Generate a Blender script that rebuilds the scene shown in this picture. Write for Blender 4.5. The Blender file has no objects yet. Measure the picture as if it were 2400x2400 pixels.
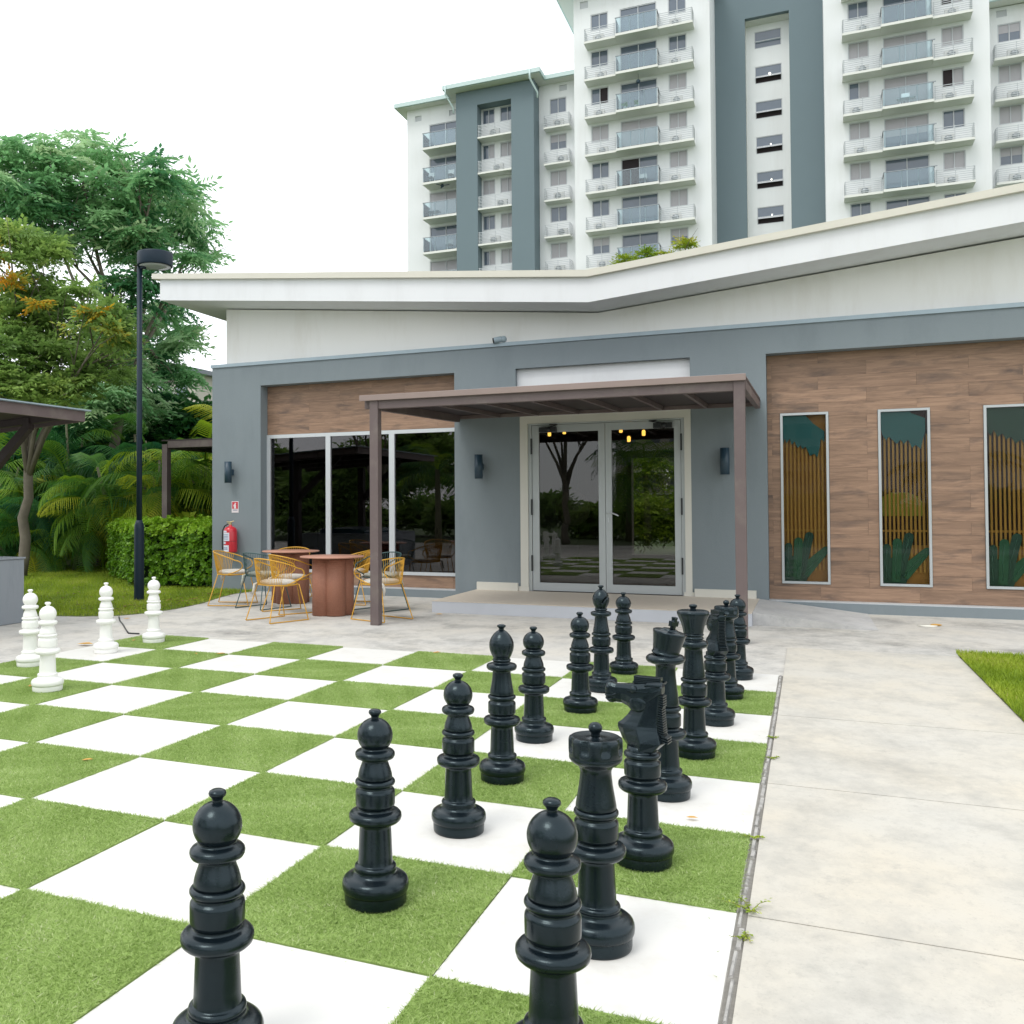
import bpy, bmesh, math, random
import numpy as np
from mathutils import Matrix, Vector

PI = math.pi
random.seed(7)
rng = np.random.default_rng(11)
scene = bpy.context.scene
COL = scene.collection

# ---------------------------------------------------------------- camera
cam_data = bpy.data.cameras.new('camera')
cam = bpy.data.objects.new('camera', cam_data)
COL.objects.link(cam)
cam_data.sensor_width = 36.0
cam_data.lens = 32.482
cam_data.shift_x = 0.1004
cam_data.shift_y = -0.02524
cam_data.clip_start = 0.05
cam_data.clip_end = 3000
cam.matrix_world = (Matrix.Translation((0.2711, -9.1809, 1.5721)) @ Matrix.Rotation(math.radians(23.3694), 4, 'Z')
                    @ Matrix.Rotation(math.radians(91.24965), 4, 'X') @ Matrix.Rotation(math.radians(-0.25878), 4, 'Z'))
scene.camera = cam

# ---------------------------------------------------------------- world: bright overcast sky
world = bpy.data.worlds.new('World')
scene.world = world
world.use_nodes = True
wn, wl = world.node_tree.nodes, world.node_tree.links
wn.clear()
wo = wn.new('ShaderNodeOutputWorld')
bg_sky = wn.new('ShaderNodeBackground')
bg_cloud = wn.new('ShaderNodeBackground')
mixw = wn.new('ShaderNodeMixShader')
sky = wn.new('ShaderNodeTexSky')
sky.sky_type = 'NISHITA'
sky.sun_disc = False
SUN_EL, SUN_AZ = math.radians(58), math.radians(205)
sky.sun_elevation = SUN_EL
sky.sun_rotation = SUN_AZ
bg_sky.inputs['Strength'].default_value = 0.12
wl.new(sky.outputs[0], bg_sky.inputs['Color'])
wtc = wn.new('ShaderNodeTexCoord')
wnoise = wn.new('ShaderNodeTexNoise')
wnoise.inputs['Scale'].default_value = 2.2
wnoise.inputs['Detail'].default_value = 4
wramp = wn.new('ShaderNodeValToRGB')
wramp.color_ramp.elements[0].position = 0.3
wramp.color_ramp.elements[0].color = (0.93, 0.965, 1.0, 1)
wramp.color_ramp.elements[1].position = 0.75
wramp.color_ramp.elements[1].color = (1.0, 1.0, 1.0, 1)
wl.new(wtc.outputs['Generated'], wnoise.inputs['Vector'])
wl.new(wnoise.outputs[0], wramp.inputs[0])
wl.new(wramp.outputs[0], bg_cloud.inputs['Color'])
bg_cloud.inputs['Strength'].default_value = 1.32
mixw.inputs[0].default_value = 0.88
wl.new(bg_sky.outputs[0], mixw.inputs[1])
wl.new(bg_cloud.outputs[0], mixw.inputs[2])
wl.new(mixw.outputs[0], wo.inputs['Surface'])

# ---------------------------------------------------------------- sun through cloud
sd = bpy.data.lights.new('sun', 'SUN')
sd.energy = 1.0
sd.angle = math.radians(22)
sd.color = (1.0, 0.965, 0.91)
sun = bpy.data.objects.new('sun', sd)
COL.objects.link(sun)
sdir = Vector((math.sin(SUN_AZ) * math.cos(SUN_EL), math.cos(SUN_AZ) * math.cos(SUN_EL), math.sin(SUN_EL)))
sun.rotation_euler = sdir.to_track_quat('Z', 'Y').to_euler()

scene.view_settings.view_transform = 'Standard'
scene.view_settings.look = 'None'
scene.view_settings.exposure = 0.46
scene.view_settings.gamma = 1.0
scene.view_settings.use_curve_mapping = False

# ================================================================ helpers
def nd(nt, t, **kw):
    n = nt.nodes.new(t)
    for k, v in kw.items():
        setattr(n, k, v)
    return n

def mat(name, color, rough=0.6, metal=0.0, var=0.0, vscale=4.0, bump=0.0, bscale=60.0, stretch=(1, 1, 1),
        spec=0.5, dirt=None, dscale=1.2, coord='Object', coat=0.0, rvar=0.0, emit=None, estr=0.0, vdetail=5):
    m = bpy.data.materials.new(name)
    m.use_nodes = True
    nt = m.node_tree
    b = nt.nodes['Principled BSDF']
    b.inputs['Base Color'].default_value = (*color, 1)
    b.inputs['Roughness'].default_value = rough
    b.inputs['Metallic'].default_value = metal
    b.inputs['Specular IOR Level'].default_value = spec
    b.inputs['Coat Weight'].default_value = coat
    if emit:
        b.inputs['Emission Color'].default_value = (*emit, 1)
        b.inputs['Emission Strength'].default_value = estr
    if coord == 'World':
        src = nd(nt, 'ShaderNodeNewGeometry').outputs['Position']
    else:
        src = nd(nt, 'ShaderNodeTexCoord').outputs['Object']
    mp = nd(nt, 'ShaderNodeMapping')
    mp.inputs['Scale'].default_value = stretch
    nt.links.new(src, mp.inputs['Vector'])
    col = None
    if var > 0:
        n = nd(nt, 'ShaderNodeTexNoise')
        n.inputs['Scale'].default_value = vscale
        n.inputs['Detail'].default_value = vdetail
        n.inputs['Roughness'].default_value = 0.6
        nt.links.new(mp.outputs[0], n.inputs['Vector'])
        mx = nd(nt, 'ShaderNodeMix', data_type='RGBA')
        mx.inputs['A'].default_value = (*[max(0, c * (1 - var)) for c in color], 1)
        mx.inputs['B'].default_value = (*[min(1, c * (1 + var)) for c in color], 1)
        nt.links.new(n.outputs[0], mx.inputs['Factor'])
        col = mx.outputs['Result']
    if dirt:
        n2 = nd(nt, 'ShaderNodeTexNoise')
        n2.inputs['Scale'].default_value = dscale
        n2.inputs['Detail'].default_value = 8
        n2.inputs['Roughness'].default_value = 0.68
        nt.links.new(mp.outputs[0], n2.inputs['Vector'])
        rp = nd(nt, 'ShaderNodeValToRGB')
        rp.color_ramp.elements[0].position = 0.50
        rp.color_ramp.elements[0].color = (0, 0, 0, 1)
        rp.color_ramp.elements[1].position = 0.72
        rp.color_ramp.elements[1].color = (1, 1, 1, 1)
        nt.links.new(n2.outputs[0], rp.inputs[0])
        mx2 = nd(nt, 'ShaderNodeMix', data_type='RGBA')
        if col:
            nt.links.new(col, mx2.inputs['A'])
        else:
            mx2.inputs['A'].default_value = (*color, 1)
        mx2.inputs['B'].default_value = (*dirt, 1)
        nt.links.new(rp.outputs[0], mx2.inputs['Factor'])
        col = mx2.outputs['Result']
    if col:
        nt.links.new(col, b.inputs['Base Color'])
    if rvar > 0:
        n4 = nd(nt, 'ShaderNodeTexNoise')
        n4.inputs['Scale'].default_value = 9
        n4.inputs['Detail'].default_value = 4
        nt.links.new(mp.outputs[0], n4.inputs['Vector'])
        mr = nd(nt, 'ShaderNodeMapRange')
        mr.inputs['To Min'].default_value = rough - rvar
        mr.inputs['To Max'].default_value = rough + rvar
        nt.links.new(n4.outputs[0], mr.inputs['Value'])
        nt.links.new(mr.outputs[0], b.inputs['Roughness'])
    if bump > 0:
        n3 = nd(nt, 'ShaderNodeTexNoise')
        n3.inputs['Scale'].default_value = bscale
        n3.inputs['Detail'].default_value = 4
        nt.links.new(mp.outputs[0], n3.inputs['Vector'])
        bp = nd(nt, 'ShaderNodeBump')
        bp.inputs['Strength'].default_value = bump
        bp.inputs['Distance'].default_value = 0.01
        nt.links.new(n3.outputs[0], bp.inputs['Height'])
        nt.links.new(bp.outputs[0], b.inputs['Normal'])
    return m

def glass(name, tint, refl=1.0, ior=1.5, rough=0.0):
    m = bpy.data.materials.new(name)
    m.use_nodes = True
    nt = m.node_tree
    nt.nodes.clear()
    o = nd(nt, 'ShaderNodeOutputMaterial')
    tr = nd(nt, 'ShaderNodeBsdfTransparent')
    tr.inputs[0].default_value = (*tint, 1)
    gl = nd(nt, 'ShaderNodeBsdfGlossy')
    gl.inputs['Roughness'].default_value = rough
    gl.inputs[0].default_value = (refl, refl, refl, 1)
    fr = nd(nt, 'ShaderNodeFresnel')
    fr.inputs[0].default_value = ior
    mx = nd(nt, 'ShaderNodeMixShader')
    nt.links.new(fr.outputs[0], mx.inputs[0])
    nt.links.new(tr.outputs[0], mx.inputs[1])
    nt.links.new(gl.outputs[0], mx.inputs[2])
    nt.links.new(mx.outputs[0], o.inputs[0])
    return m

def leafmat(name, stops, rough=0.5, trans=0.3, clump=0.0, cscale=1.0):
    """foliage colour from the per-leaf 'tint' attribute, part of the light passes through the blade"""
    m = bpy.data.materials.new(name)
    m.use_nodes = True
    nt = m.node_tree
    b = nt.nodes['Principled BSDF']
    out = nt.nodes['Material Output']
    at = nd(nt, 'ShaderNodeAttribute', attribute_name='tint')
    rp = nd(nt, 'ShaderNodeValToRGB')
    while len(rp.color_ramp.elements) < len(stops):
        rp.color_ramp.elements.new(0.5)
    for e, (p, c) in zip(rp.color_ramp.elements, stops):
        e.position = p
        e.color = (*c, 1)
    nt.links.new(at.outputs['Fac'], rp.inputs[0])
    nt.links.new(rp.outputs[0], b.inputs['Base Color'])
    b.inputs['Roughness'].default_value = rough
    b.inputs['Specular IOR Level'].default_value = 0.35
    tl = nd(nt, 'ShaderNodeBsdfTranslucent')
    nt.links.new(rp.outputs[0], tl.inputs[0])
    mx = nd(nt, 'ShaderNodeMixShader')
    mx.inputs[0].default_value = trans
    nt.links.new(b.outputs[0], mx.inputs[1])
    nt.links.new(tl.outputs[0], mx.inputs[2])
    nt.links.new(mx.outputs[0], out.inputs[0])
    return m

def tag(o, label=None, cat=None, group=None, kind=None):
    if label: o['label'] = label
    if cat: o['category'] = cat
    if group: o['group'] = group
    if kind: o['kind'] = kind
    return o

def thing(name, label, cat, loc=(0, 0, 0), rz=0.0, group=None):
    o = bpy.data.objects.new(name, None)
    o.empty_display_size = 0.2
    COL.objects.link(o)
    o.location = loc
    o.rotation_euler = (0, 0, rz)
    return tag(o, label, cat, group)

class MB:
    """collects primitives; coordinates are local to the parent (or world)"""
    def __init__(s):
        s.v, s.f, s.sm = [], [], []
    def add(s, vs, fs, smooth=False):
        n = len(s.v)
        s.v += [tuple(p) for p in vs]
        s.f += [tuple(i + n for i in f) for f in fs]
        s.sm += [smooth] * len(fs)
        return s
    def box(s, x0, x1, y0, y1, z0, z1):
        return s.hexa([(x0, y0, z0), (x1, y0, z0), (x1, y1, z0), (x0, y1, z0), (x0, y0, z1), (x1, y0, z1), (x1, y1, z1), (x0, y1, z1)])
    def hexa(s, p):
        return s.add(p, [(3, 2, 1, 0), (4, 5, 6, 7), (0, 1, 5, 4), (1, 2, 6, 5), (2, 3, 7, 6), (3, 0, 4, 7)])
    def cbox(s, c, d, rot=None):
        """box with bevelled edges (chamfer) centred at c, size d"""
        hx, hy, hz = d[0] / 2, d[1] / 2, d[2] / 2
        P = [Vector((a * hx, b * hy, e * hz)) for e in (-1, 1) for a, b in ((-1, -1), (1, -1), (1, 1), (-1, 1))]
        if rot: P = [rot @ p for p in P]
        return s.hexa([tuple(p + Vector(c)) for p in P])
    def prism(s, poly, y0, y1, axis='y'):
        """extrude polygon [(a,b)] along an axis"""
        n = len(poly)
        if axis == 'y':
            A = [(a, y0, b) for a, b in poly]; B = [(a, y1, b) for a, b in poly]
        elif axis == 'z':
            A = [(a, b, y0) for a, b in poly]; B = [(a, b, y1) for a, b in poly]
        else:
            A = [(y0, a, b) for a, b in poly]; B = [(y1, a, b) for a, b in poly]
        fs = [tuple(range(n)), tuple(range(2 * n - 1, n - 1, -1))]
        fs += [(i, (i + 1) % n + 0, (i + 1) % n + n, i + n)[::-1] for i in range(n)]
        return s.add(A + B, fs)
    def lathe(s, prof, n=32, c=(0, 0, 0), smooth=True, rmod=None, M=None):
        vs, fs = [], []
        for j, (r, z) in enumerate(prof):
            for i in range(n):
                a = 2 * PI * i / n
                rr = rmod(a, j, r, z) if rmod else r
                p = Vector((rr * math.cos(a), rr * math.sin(a), z))
                if M: p = M @ p
                vs.append((p.x + c[0], p.y + c[1], p.z + c[2]))
        for j in range(len(prof) - 1):
            for i in range(n):
                k = (i + 1) % n
                fs.append((j * n + i, j * n + k, (j + 1) * n + k, (j + 1) * n + i))
        s.add(vs, fs, smooth)
        m = len(s.v) - len(vs)
        if prof[-1][0] > 1e-6: s.f.append(tuple(m + (len(prof) - 1) * n + i for i in range(n))); s.sm.append(False)
        if prof[0][0] > 1e-6: s.f.append(tuple(m + i for i in range(n))[::-1]); s.sm.append(False)
        return s
    def tube(s, pts, r, n=6, closed=False, cap=True):
        P = [Vector(p) for p in pts]
        m = len(P)
        rs = r if isinstance(r, (list, tuple)) else [r] * m
        vs, fs = [], []
        ref = None
        for i in range(m):
            if closed: t = P[(i + 1) % m] - P[i - 1]
            else: t = P[min(i + 1, m - 1)] - P[max(i - 1, 0)]
            t.normalize()
            if ref is None:
                ref = Vector((0, 0, 1)) if abs(t.z) < 0.9 else Vector((1, 0, 0))
            u = (ref - t * ref.dot(t)).normalized()
            ref = u
            w = t.cross(u)
            for k in range(n):
                a = 2 * PI * k / n
                vs.append(tuple(P[i] + (u * math.cos(a) + w * math.sin(a)) * rs[i]))
        for i in range(m if closed else m - 1):
            j = (i + 1) % m
            for k in range(n):
                l = (k + 1) % n
                fs.append((i * n + k, i * n + l, j * n + l, j * n + k))
        if cap and not closed:
            fs.append(tuple(range(n))[::-1]); fs.append(tuple((m - 1) * n + k for k in range(n)))
        return s.add(vs, fs, True)
    def ball(s, c, r, n=16, rows=10, sc=(1, 1, 1)):
        prof = [(max(0.0, math.sin(PI * j / rows)) * r, -math.cos(PI * j / rows) * r) for j in range(rows + 1)]
        vs, fs = [], []
        for (rr, z) in prof:
            for i in range(n):
                a = 2 * PI * i / n
                vs.append((c[0] + rr * math.cos(a) * sc[0], c[1] + rr * math.sin(a) * sc[1], c[2] + z * sc[2]))
        for j in range(rows):
            for i in range(n):
                k = (i + 1) % n
                fs.append((j * n + i, j * n + k, (j + 1) * n + k, (j + 1) * n + i))
        return s.add(vs, fs, True)
    def build(s, name, m, parent=None, kind=None, bevel=0.0, label=None):
        me = bpy.data.meshes.new(name)
        me.from_pydata(s.v, [], s.f)
        me.polygons.foreach_set('use_smooth', s.sm)
        me.materials.append(m)
        me.validate()
        me.update()
        o = bpy.data.objects.new(name, me)
        COL.objects.link(o)
        if parent: o.parent = parent
        if kind: o['kind'] = kind
        if label: o['label'] = label
        if bevel > 0:
            bv = o.modifiers.new('bevel', 'BEVEL')
            bv.width = bevel; bv.segments = 2; bv.limit_method = 'ANGLE'
        return o

def from_arrays(name, V, F, tint, m, parent=None, kind=None, smooth=False):
    """V (n,3), F (k,4 or 3) int array, tint (n,)"""
    me = bpy.data.meshes.new(name)
    k, c = F.shape
    me.vertices.add(len(V)); me.vertices.foreach_set('co', V.astype(np.float32).ravel())
    me.loops.add(k * c); me.loops.foreach_set('vertex_index', F.astype(np.int32).ravel())
    me.polygons.add(k)
    me.polygons.foreach_set('loop_start', np.arange(0, k * c, c, dtype=np.int32))
    me.polygons.foreach_set('loop_total', np.full(k, c, dtype=np.int32))
    if smooth: me.polygons.foreach_set('use_smooth', np.ones(k, dtype=bool))
    if tint is not None:
        a = me.attributes.new('tint', 'FLOAT', 'POINT')
        a.data.foreach_set('value', tint.astype(np.float32))
    me.materials.append(m)
    me.update(calc_edges=True)
    o = bpy.data.objects.new(name, me)
    COL.objects.link(o)
    if parent: o.parent = parent
    if kind: o['kind'] = kind
    return o

def rotz(a):
    c, s = np.cos(a), np.sin(a); z = np.zeros_like(a); o = np.ones_like(a)
    return np.stack([np.stack([c, -s, z], -1), np.stack([s, c, z], -1), np.stack([z, z, o], -1)], -2)
def rotx(a):
    c, s = np.cos(a), np.sin(a); z = np.zeros_like(a); o = np.ones_like(a)
    return np.stack([np.stack([o, z, z], -1), np.stack([z, c, -s], -1), np.stack([z, s, c], -1)], -2)

def scatter(TV, TF, R, L, S, tint, tjit=0.06):
    """instances of a template as arrays"""
    N, n = len(L), len(TV)
    V = np.einsum('nij,kj->nki', R, TV) * S[:, None, None] + L[:, None, :]
    F = TF[None] + (np.arange(N) * n)[:, None, None]
    t = np.repeat(tint, n) + rng.uniform(-tjit, tjit, N * n)
    return V.reshape(-1, 3), F.reshape(-1, TF.shape[1]), np.clip(t, 0, 1)

def copy_tree(o, parent=None):
    c = o.copy(); COL.objects.link(c)
    c.parent = parent
    for ch in o.children:
        copy_tree(ch, c)
    return c

# ================================================================ materials
M = {}
M['black'] = mat('black_plastic', (0.0035, 0.0068, 0.0098), 0.25, spec=0.42, bump=0.05, bscale=160, rvar=0.10, var=0.15, vscale=8, dirt=(0.009, 0.014, 0.018), dscale=7)
M['black'].node_tree.nodes['Principled BSDF'].inputs['Specular Tint'].default_value = (0.72, 0.93, 1.0, 1)
M['ivory'] = mat('white_plastic', (0.80, 0.80, 0.77), 0.42, spec=0.45, var=0.03, vscale=6)
M['tile'] = mat('white_board', (0.675, 0.668, 0.635), 0.55, var=0.04, vscale=2.6, bump=0.02, bscale=30, dirt=(0.60, 0.58, 0.535), dscale=3.3)
M['turfbase'] = mat('turf_backing', (0.22, 0.32, 0.08), 0.9, var=0.3, vscale=30)
M['turf'] = leafmat('turf_fibre', [(0.0, (0.23, 0.34, 0.08)), (0.5, (0.36, 0.49, 0.15)), (0.85, (0.51, 0.63, 0.26)), (1.0, (0.64, 0.68, 0.42))], rough=0.6, trans=0.42)
M['lawn'] = leafmat('lawn_grass', [(0.0, (0.14, 0.23, 0.015)), (0.5, (0.27, 0.38, 0.022)), (0.9, (0.42, 0.50, 0.06)), (1.0, (0.5, 0.45, 0.16))], rough=0.55, trans=0.3)
M['soil'] = mat('soil', (0.12, 0.16, 0.03), 0.95, var=0.5, vscale=5, dirt=(0.05, 0.035, 0.02), dscale=2.5, bump=0.4, bscale=40)
M['terrain'] = mat('terrain', (0.07, 0.11, 0.035), 0.95, var=0.4, vscale=0.3)
M['hill'] = mat('hill_forest', (0.10, 0.20, 0.22), 0.95, var=0.3, vscale=0.08, bump=0.5, bscale=0.3)

def concrete(name, base, dark, warm, stainamt):
    m = bpy.data.materials.new(name); m.use_nodes = True
    nt = m.node_tree; b = nt.nodes['Principled BSDF']
    pos = nd(nt, 'ShaderNodeNewGeometry').outputs['Position']
    def noise(scale, st, det=8, ro=0.6, off=0.0):
        mp = nd(nt, 'ShaderNodeMapping'); mp.inputs['Scale'].default_value = st; mp.inputs['Location'].default_value = (off, off * 1.7, 0)
        nt.links.new(pos, mp.inputs[0])
        n = nd(nt, 'ShaderNodeTexNoise'); n.inputs['Scale'].default_value = scale; n.inputs['Detail'].default_value = det; n.inputs['Roughness'].default_value = ro
        nt.links.new(mp.outputs[0], n.inputs['Vector']); return n.outputs[0]
    def ramp(src, a, bb):
        r = nd(nt, 'ShaderNodeMapRange'); r.inputs['From Min'].default_value = a; r.inputs['From Max'].default_value = bb
        nt.links.new(src, r.inputs[0]); return r.outputs[0]
    def mixc(f, A, B):
        x = nd(nt, 'ShaderNodeMix', data_type='RGBA'); nt.links.new(f, x.inputs['Factor'])
        if isinstance(A, tuple): x.inputs['A'].default_value = (*A, 1)
        else: nt.links.new(A, x.inputs['A'])
        x.inputs['B'].default_value = (*B, 1)
        return x.outputs['Result']
    def amt(f, k):
        m_ = nd(nt, 'ShaderNodeMath', operation='MULTIPLY'); m_.inputs[1].default_value = k; nt.links.new(f, m_.inputs[0]); return m_.outputs[0]
    c = mixc(ramp(noise(0.8, (1, 1, 1)), 0.35, 0.68), base, warm)
    c = mixc(amt(ramp(noise(2.6, (1.2, 0.9, 1), 9, 0.72, 5.3), 0.46, 0.68), .75), c, tuple(x * 0.74 for x in base))
    c = mixc(amt(ramp(noise(0.62, (0.9, 1.0, 1), 11, 0.80, 3.1), 0.49, 0.70), stainamt), c, dark)
    c = mixc(amt(ramp(noise(9, (1.2, 0.9, 1), 8, 0.8, 12.7), 0.54, 0.72), .6), c, tuple(x * 0.66 for x in base))
    c = mixc(amt(ramp(noise(55, (1, 1, 1), 6, 0.8), 0.56, 0.70), .45), c, tuple(x * 0.55 for x in base))
    nt.links.new(c, b.inputs['Base Color'])
    b.inputs['Roughness'].default_value = 0.85
    bp = nd(nt, 'ShaderNodeBump'); bp.inputs['Strength'].default_value = 0.25; bp.inputs['Distance'].default_value = 0.006
    nt.links.new(noise(45, (1, 1, 1), 5), bp.inputs['Height']); nt.links.new(bp.outputs[0], b.inputs['Normal'])
    return m
M['patio'] = concrete('patio_concrete', (0.53, 0.52, 0.49), (0.13, 0.13, 0.125), (0.54, 0.51, 0.45), 0.9)
M['slab'] = concrete('path_concrete', (0.50, 0.485, 0.44), (0.25, 0.24, 0.215), (0.53, 0.49, 0.41), 0.5)
M['ramp'] = concrete('ramp_concrete', (0.50, 0.50, 0.50), (0.25, 0.25, 0.25), (0.50, 0.49, 0.46), 0.5)
M['kerb'] = mat('kerb_stone', (0.38, 0.37, 0.35), 0.9, var=0.35, vscale=14, bump=0.4, bscale=80, dirt=(0.12, 0.12, 0.11), dscale=9)
M['porch_top'] = mat('porch_tile', (0.60, 0.53, 0.44), 0.6, var=0.08, vscale=12, coord='World')
M['porch_side'] = mat('porch_edge', (0.46, 0.48, 0.52), 0.7, var=0.08, vscale=3, coord='World')
M['grey'] = mat('grey_render', (0.198, 0.234, 0.252), 0.88, var=0.07, vscale=1.1, bump=0.35, bscale=170, dirt=(0.175, 0.208, 0.226), dscale=1.6, stretch=(1, 1, .35), coord='World')
M['flash'] = mat('flashing_metal', (0.31, 0.39, 0.44), 0.5, var=0.12, vscale=4, coord='World')
M['white'] = mat('white_render', (0.79, 0.785, 0.765), 0.85, var=0.03, vscale=1.5, bump=0.12, bscale=120, dirt=(0.72, 0.705, 0.67), dscale=1.6, stretch=(1, 1, .2), coord='World')
M['fascia'] = mat('fascia_paint', (0.72, 0.735, 0.75), 0.7, var=0.03, vscale=1.8, dirt=(0.67, 0.68, 0.69), dscale=2.4, stretch=(1, 1, .25), coord='World')
M['cream'] = mat('cream_coping', (0.62, 0.60, 0.52), 0.6, var=0.06, vscale=3, coord='World')
M['casing'] = mat('cream_casing', (0.62, 0.61, 0.55), 0.6, var=0.03, vscale=3, coord='World')
M['alu'] = mat('grey_aluminium', (0.44, 0.47, 0.48), 0.4, metal=0.25, var=0.03, vscale=3)
M['alulight'] = mat('pale_aluminium', (0.56, 0.59, 0.61), 0.42, metal=0.2)
M['bronzelt'] = mat('brown_steel_fascia', (0.26, 0.20, 0.18), 0.5, var=0.1, vscale=3, coord='World')
M['bronze'] = mat('brown_steel', (0.125, 0.094, 0.092), 0.55, var=0.15, vscale=3, dirt=(0.17, 0.14, 0.125), dscale=2.5, coord='World')
M['bronzedark'] = mat('dark_brown_sheet', (0.035, 0.024, 0.024), 0.6, var=0.2, vscale=4)
M['dark'] = mat('interior_dark', (0.06, 0.052, 0.055), 0.9)
M['interior'] = mat('interior_wall', (0.16, 0.13, 0.115), 0.9, var=0.2, vscale=1)
M['blk'] = mat('black_metal', (0.015, 0.017, 0.02), 0.4)
M['navy'] = mat('dark_blue_enamel', (0.022, 0.05, 0.075), 0.42, var=0.15, vscale=12)
M['poleblk'] = mat('lamp_pole_paint', (0.010, 0.022, 0.036), 0.45, var=0.2, vscale=5, spec=0.25)
M['lens'] = mat('lamp_lens', (0.42, 0.45, 0.43), 0.2)
M['yellow'] = mat('yellow_wire', (0.62, 0.33, 0.03), 0.4, var=0.08, vscale=9)
M['green'] = mat('green_wire', (0.035, 0.085, 0.085), 0.4)
M['cushion'] = mat('cushion_fabric', (0.56, 0.53, 0.47), 0.9, var=0.1, vscale=30, bump=0.2, bscale=200)
M['cushdark'] = mat('striped_cushion_fabric', (0.40, 0.42, 0.36), 0.9, var=0.35, vscale=40)
M['red'] = mat('red_enamel', (0.55, 0.02, 0.035), 0.28, coat=0.3)
M['paper'] = mat('label_paper', (0.62, 0.66, 0.75), 0.6)
M['ink'] = mat('label_ink', (0.09, 0.12, 0.24), 0.6)
M['brass'] = mat('brass', (0.6, 0.5, 0.28), 0.35, metal=0.6)
M['signred'] = mat('sign_red', (0.55, 0.03, 0.05), 0.5)
M['signwhite'] = mat('sign_white', (0.72, 0.66, 0.68), 0.5)
M['counter'] = mat('grey_counter_render', (0.24, 0.265, 0.29), 0.8, var=0.12, vscale=3, stretch=(1, 1, 0.25), dirt=(0.17, 0.19, 0.21), dscale=3)
M['teal'] = mat('dark_teal_lid', (0.012, 0.055, 0.075), 0.3, coat=0.3)
M['flowerpot'] = mat('green_grey_pot', (0.10, 0.16, 0.12), 0.6)
M['gold'] = mat('gold_slat', (0.44, 0.215, 0.028), 0.5, var=0.15, vscale=6)
M['golddk'] = mat('amber_panel', (0.36, 0.15, 0.02), 0.55, var=0.1, vscale=3)
M['mdk'] = mat('mural_dark', (0.05, 0.018, 0.012), 0.8)
M['mteal'] = mat('mural_teal', (0.006, 0.115, 0.125), 0.55, var=0.08, vscale=4)
M['mgreen'] = mat('mural_green', (0.008, 0.055, 0.035), 0.55, var=0.25, vscale=7)
M['mlime'] = mat('mural_lime', (0.20, 0.22, 0.008), 0.6)
M['mgreen2'] = mat('mural_leaf_green', (0.012, 0.10, 0.045), 0.55, var=0.3, vscale=9)
M['mvein'] = mat('mural_vein', (0.12, 0.26, 0.2), 0.6)
M['bulb'] = mat('amber_bulb', (0.9, 0.5, 0.12), 0.4, emit=(1.0, 0.55, 0.10), estr=5)
M['bulbw'] = mat('stair_bulb', (0.9, 0.9, 0.8), 0.4, emit=(1.0, 0.93, 0.75), estr=3)
M['barkg'] = mat('grey_bark', (0.16, 0.14, 0.11), 0.9, var=0.35, vscale=6, bump=0.5, bscale=25)
M['palmstem'] = mat('palm_stem', (0.14, 0.14, 0.08), 0.7, var=0.35, vscale=8, stretch=(1, 1, 4))
M['leafA'] = leafmat('tree_leaf', [(0.0, (0.07, 0.23, 0.095)), (0.45, (0.23, 0.48, 0.20)), (0.85, (0.42, 0.64, 0.34)), (1.0, (0.55, 0.72, 0.40))], trans=0.5, rough=0.34)
M['leafB'] = leafmat('olive_leaf', [(0.0, (0.10, 0.21, 0.05)), (0.5, (0.27, 0.42, 0.10)), (0.86, (0.44, 0.56, 0.14)), (0.93, (0.50, 0.40, 0.03)), (1.0, (0.75, 0.32, 0.03))], trans=0.4)
M['leafP'] = leafmat('palm_leaf', [(0.0, (0.015, 0.09, 0.04)), (0.35, (0.06, 0.20, 0.04)), (0.65, (0.24, 0.40, 0.02)), (1.0, (0.52, 0.54, 0.05))], trans=0.4)
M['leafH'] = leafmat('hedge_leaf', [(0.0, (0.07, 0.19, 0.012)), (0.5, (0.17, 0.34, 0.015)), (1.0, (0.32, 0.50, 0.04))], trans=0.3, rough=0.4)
M['leafL'] = leafmat('lime_leaf', [(0.0, (0.2, 0.32, 0.02)), (0.6, (0.36, 0.44, 0.03)), (1.0, (0.6, 0.5, 0.04))], trans=0.3)
M['dryleaf'] = mat('dry_leaf', (0.50, 0.28, 0.06), 0.7, var=0.35, vscale=20)
M['litter'] = leafmat('leaf_litter', [(0.0, (0.07, 0.035, 0.015)), (0.5, (0.20, 0.11, 0.03)), (1.0, (0.36, 0.28, 0.05))], trans=0.1)
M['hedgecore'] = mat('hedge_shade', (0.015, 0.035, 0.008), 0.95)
M['twhite'] = mat('tower_white', (0.74, 0.76, 0.765), 0.85, var=0.025, vscale=0.35, coord='World', dirt=(0.68, 0.69, 0.69), dscale=0.6, stretch=(1, 1, .12))
M['tgrey'] = mat('tower_grey', (0.150, 0.200, 0.222), 0.88, var=0.05, vscale=0.3, coord='World')
M['tedge'] = mat('tower_roof_edge', (0.50, 0.62, 0.61), 0.5)
M['tsoffit'] = mat('balcony_concrete', (0.70, 0.71, 0.67), 0.8)
M['tframe'] = mat('tower_window_frame', (0.50, 0.52, 0.54), 0.5)
M['tglass'] = mat('tower_pane', (0.10, 0.13, 0.17), 0.08, spec=0.9, var=0.25, vscale=0.6, coord='World')
M['tcurt'] = mat('curtained_pane', (0.37, 0.36, 0.375), 0.25, spec=0.5, var=0.06, vscale=2, stretch=(6, 1, 1), coord='World')
M['topen'] = mat('open_window_gap', (0.03, 0.022, 0.025), 0.9)
M['rail'] = mat('rail_grey', (0.28, 0.31, 0.33), 0.4, metal=0.3)
M['slatrail'] = mat('shadow_grey_slat_rail', (0.50, 0.53, 0.55), 0.5)  # white slats greyed, their colour standing for the dark shadow gaps between them
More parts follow.
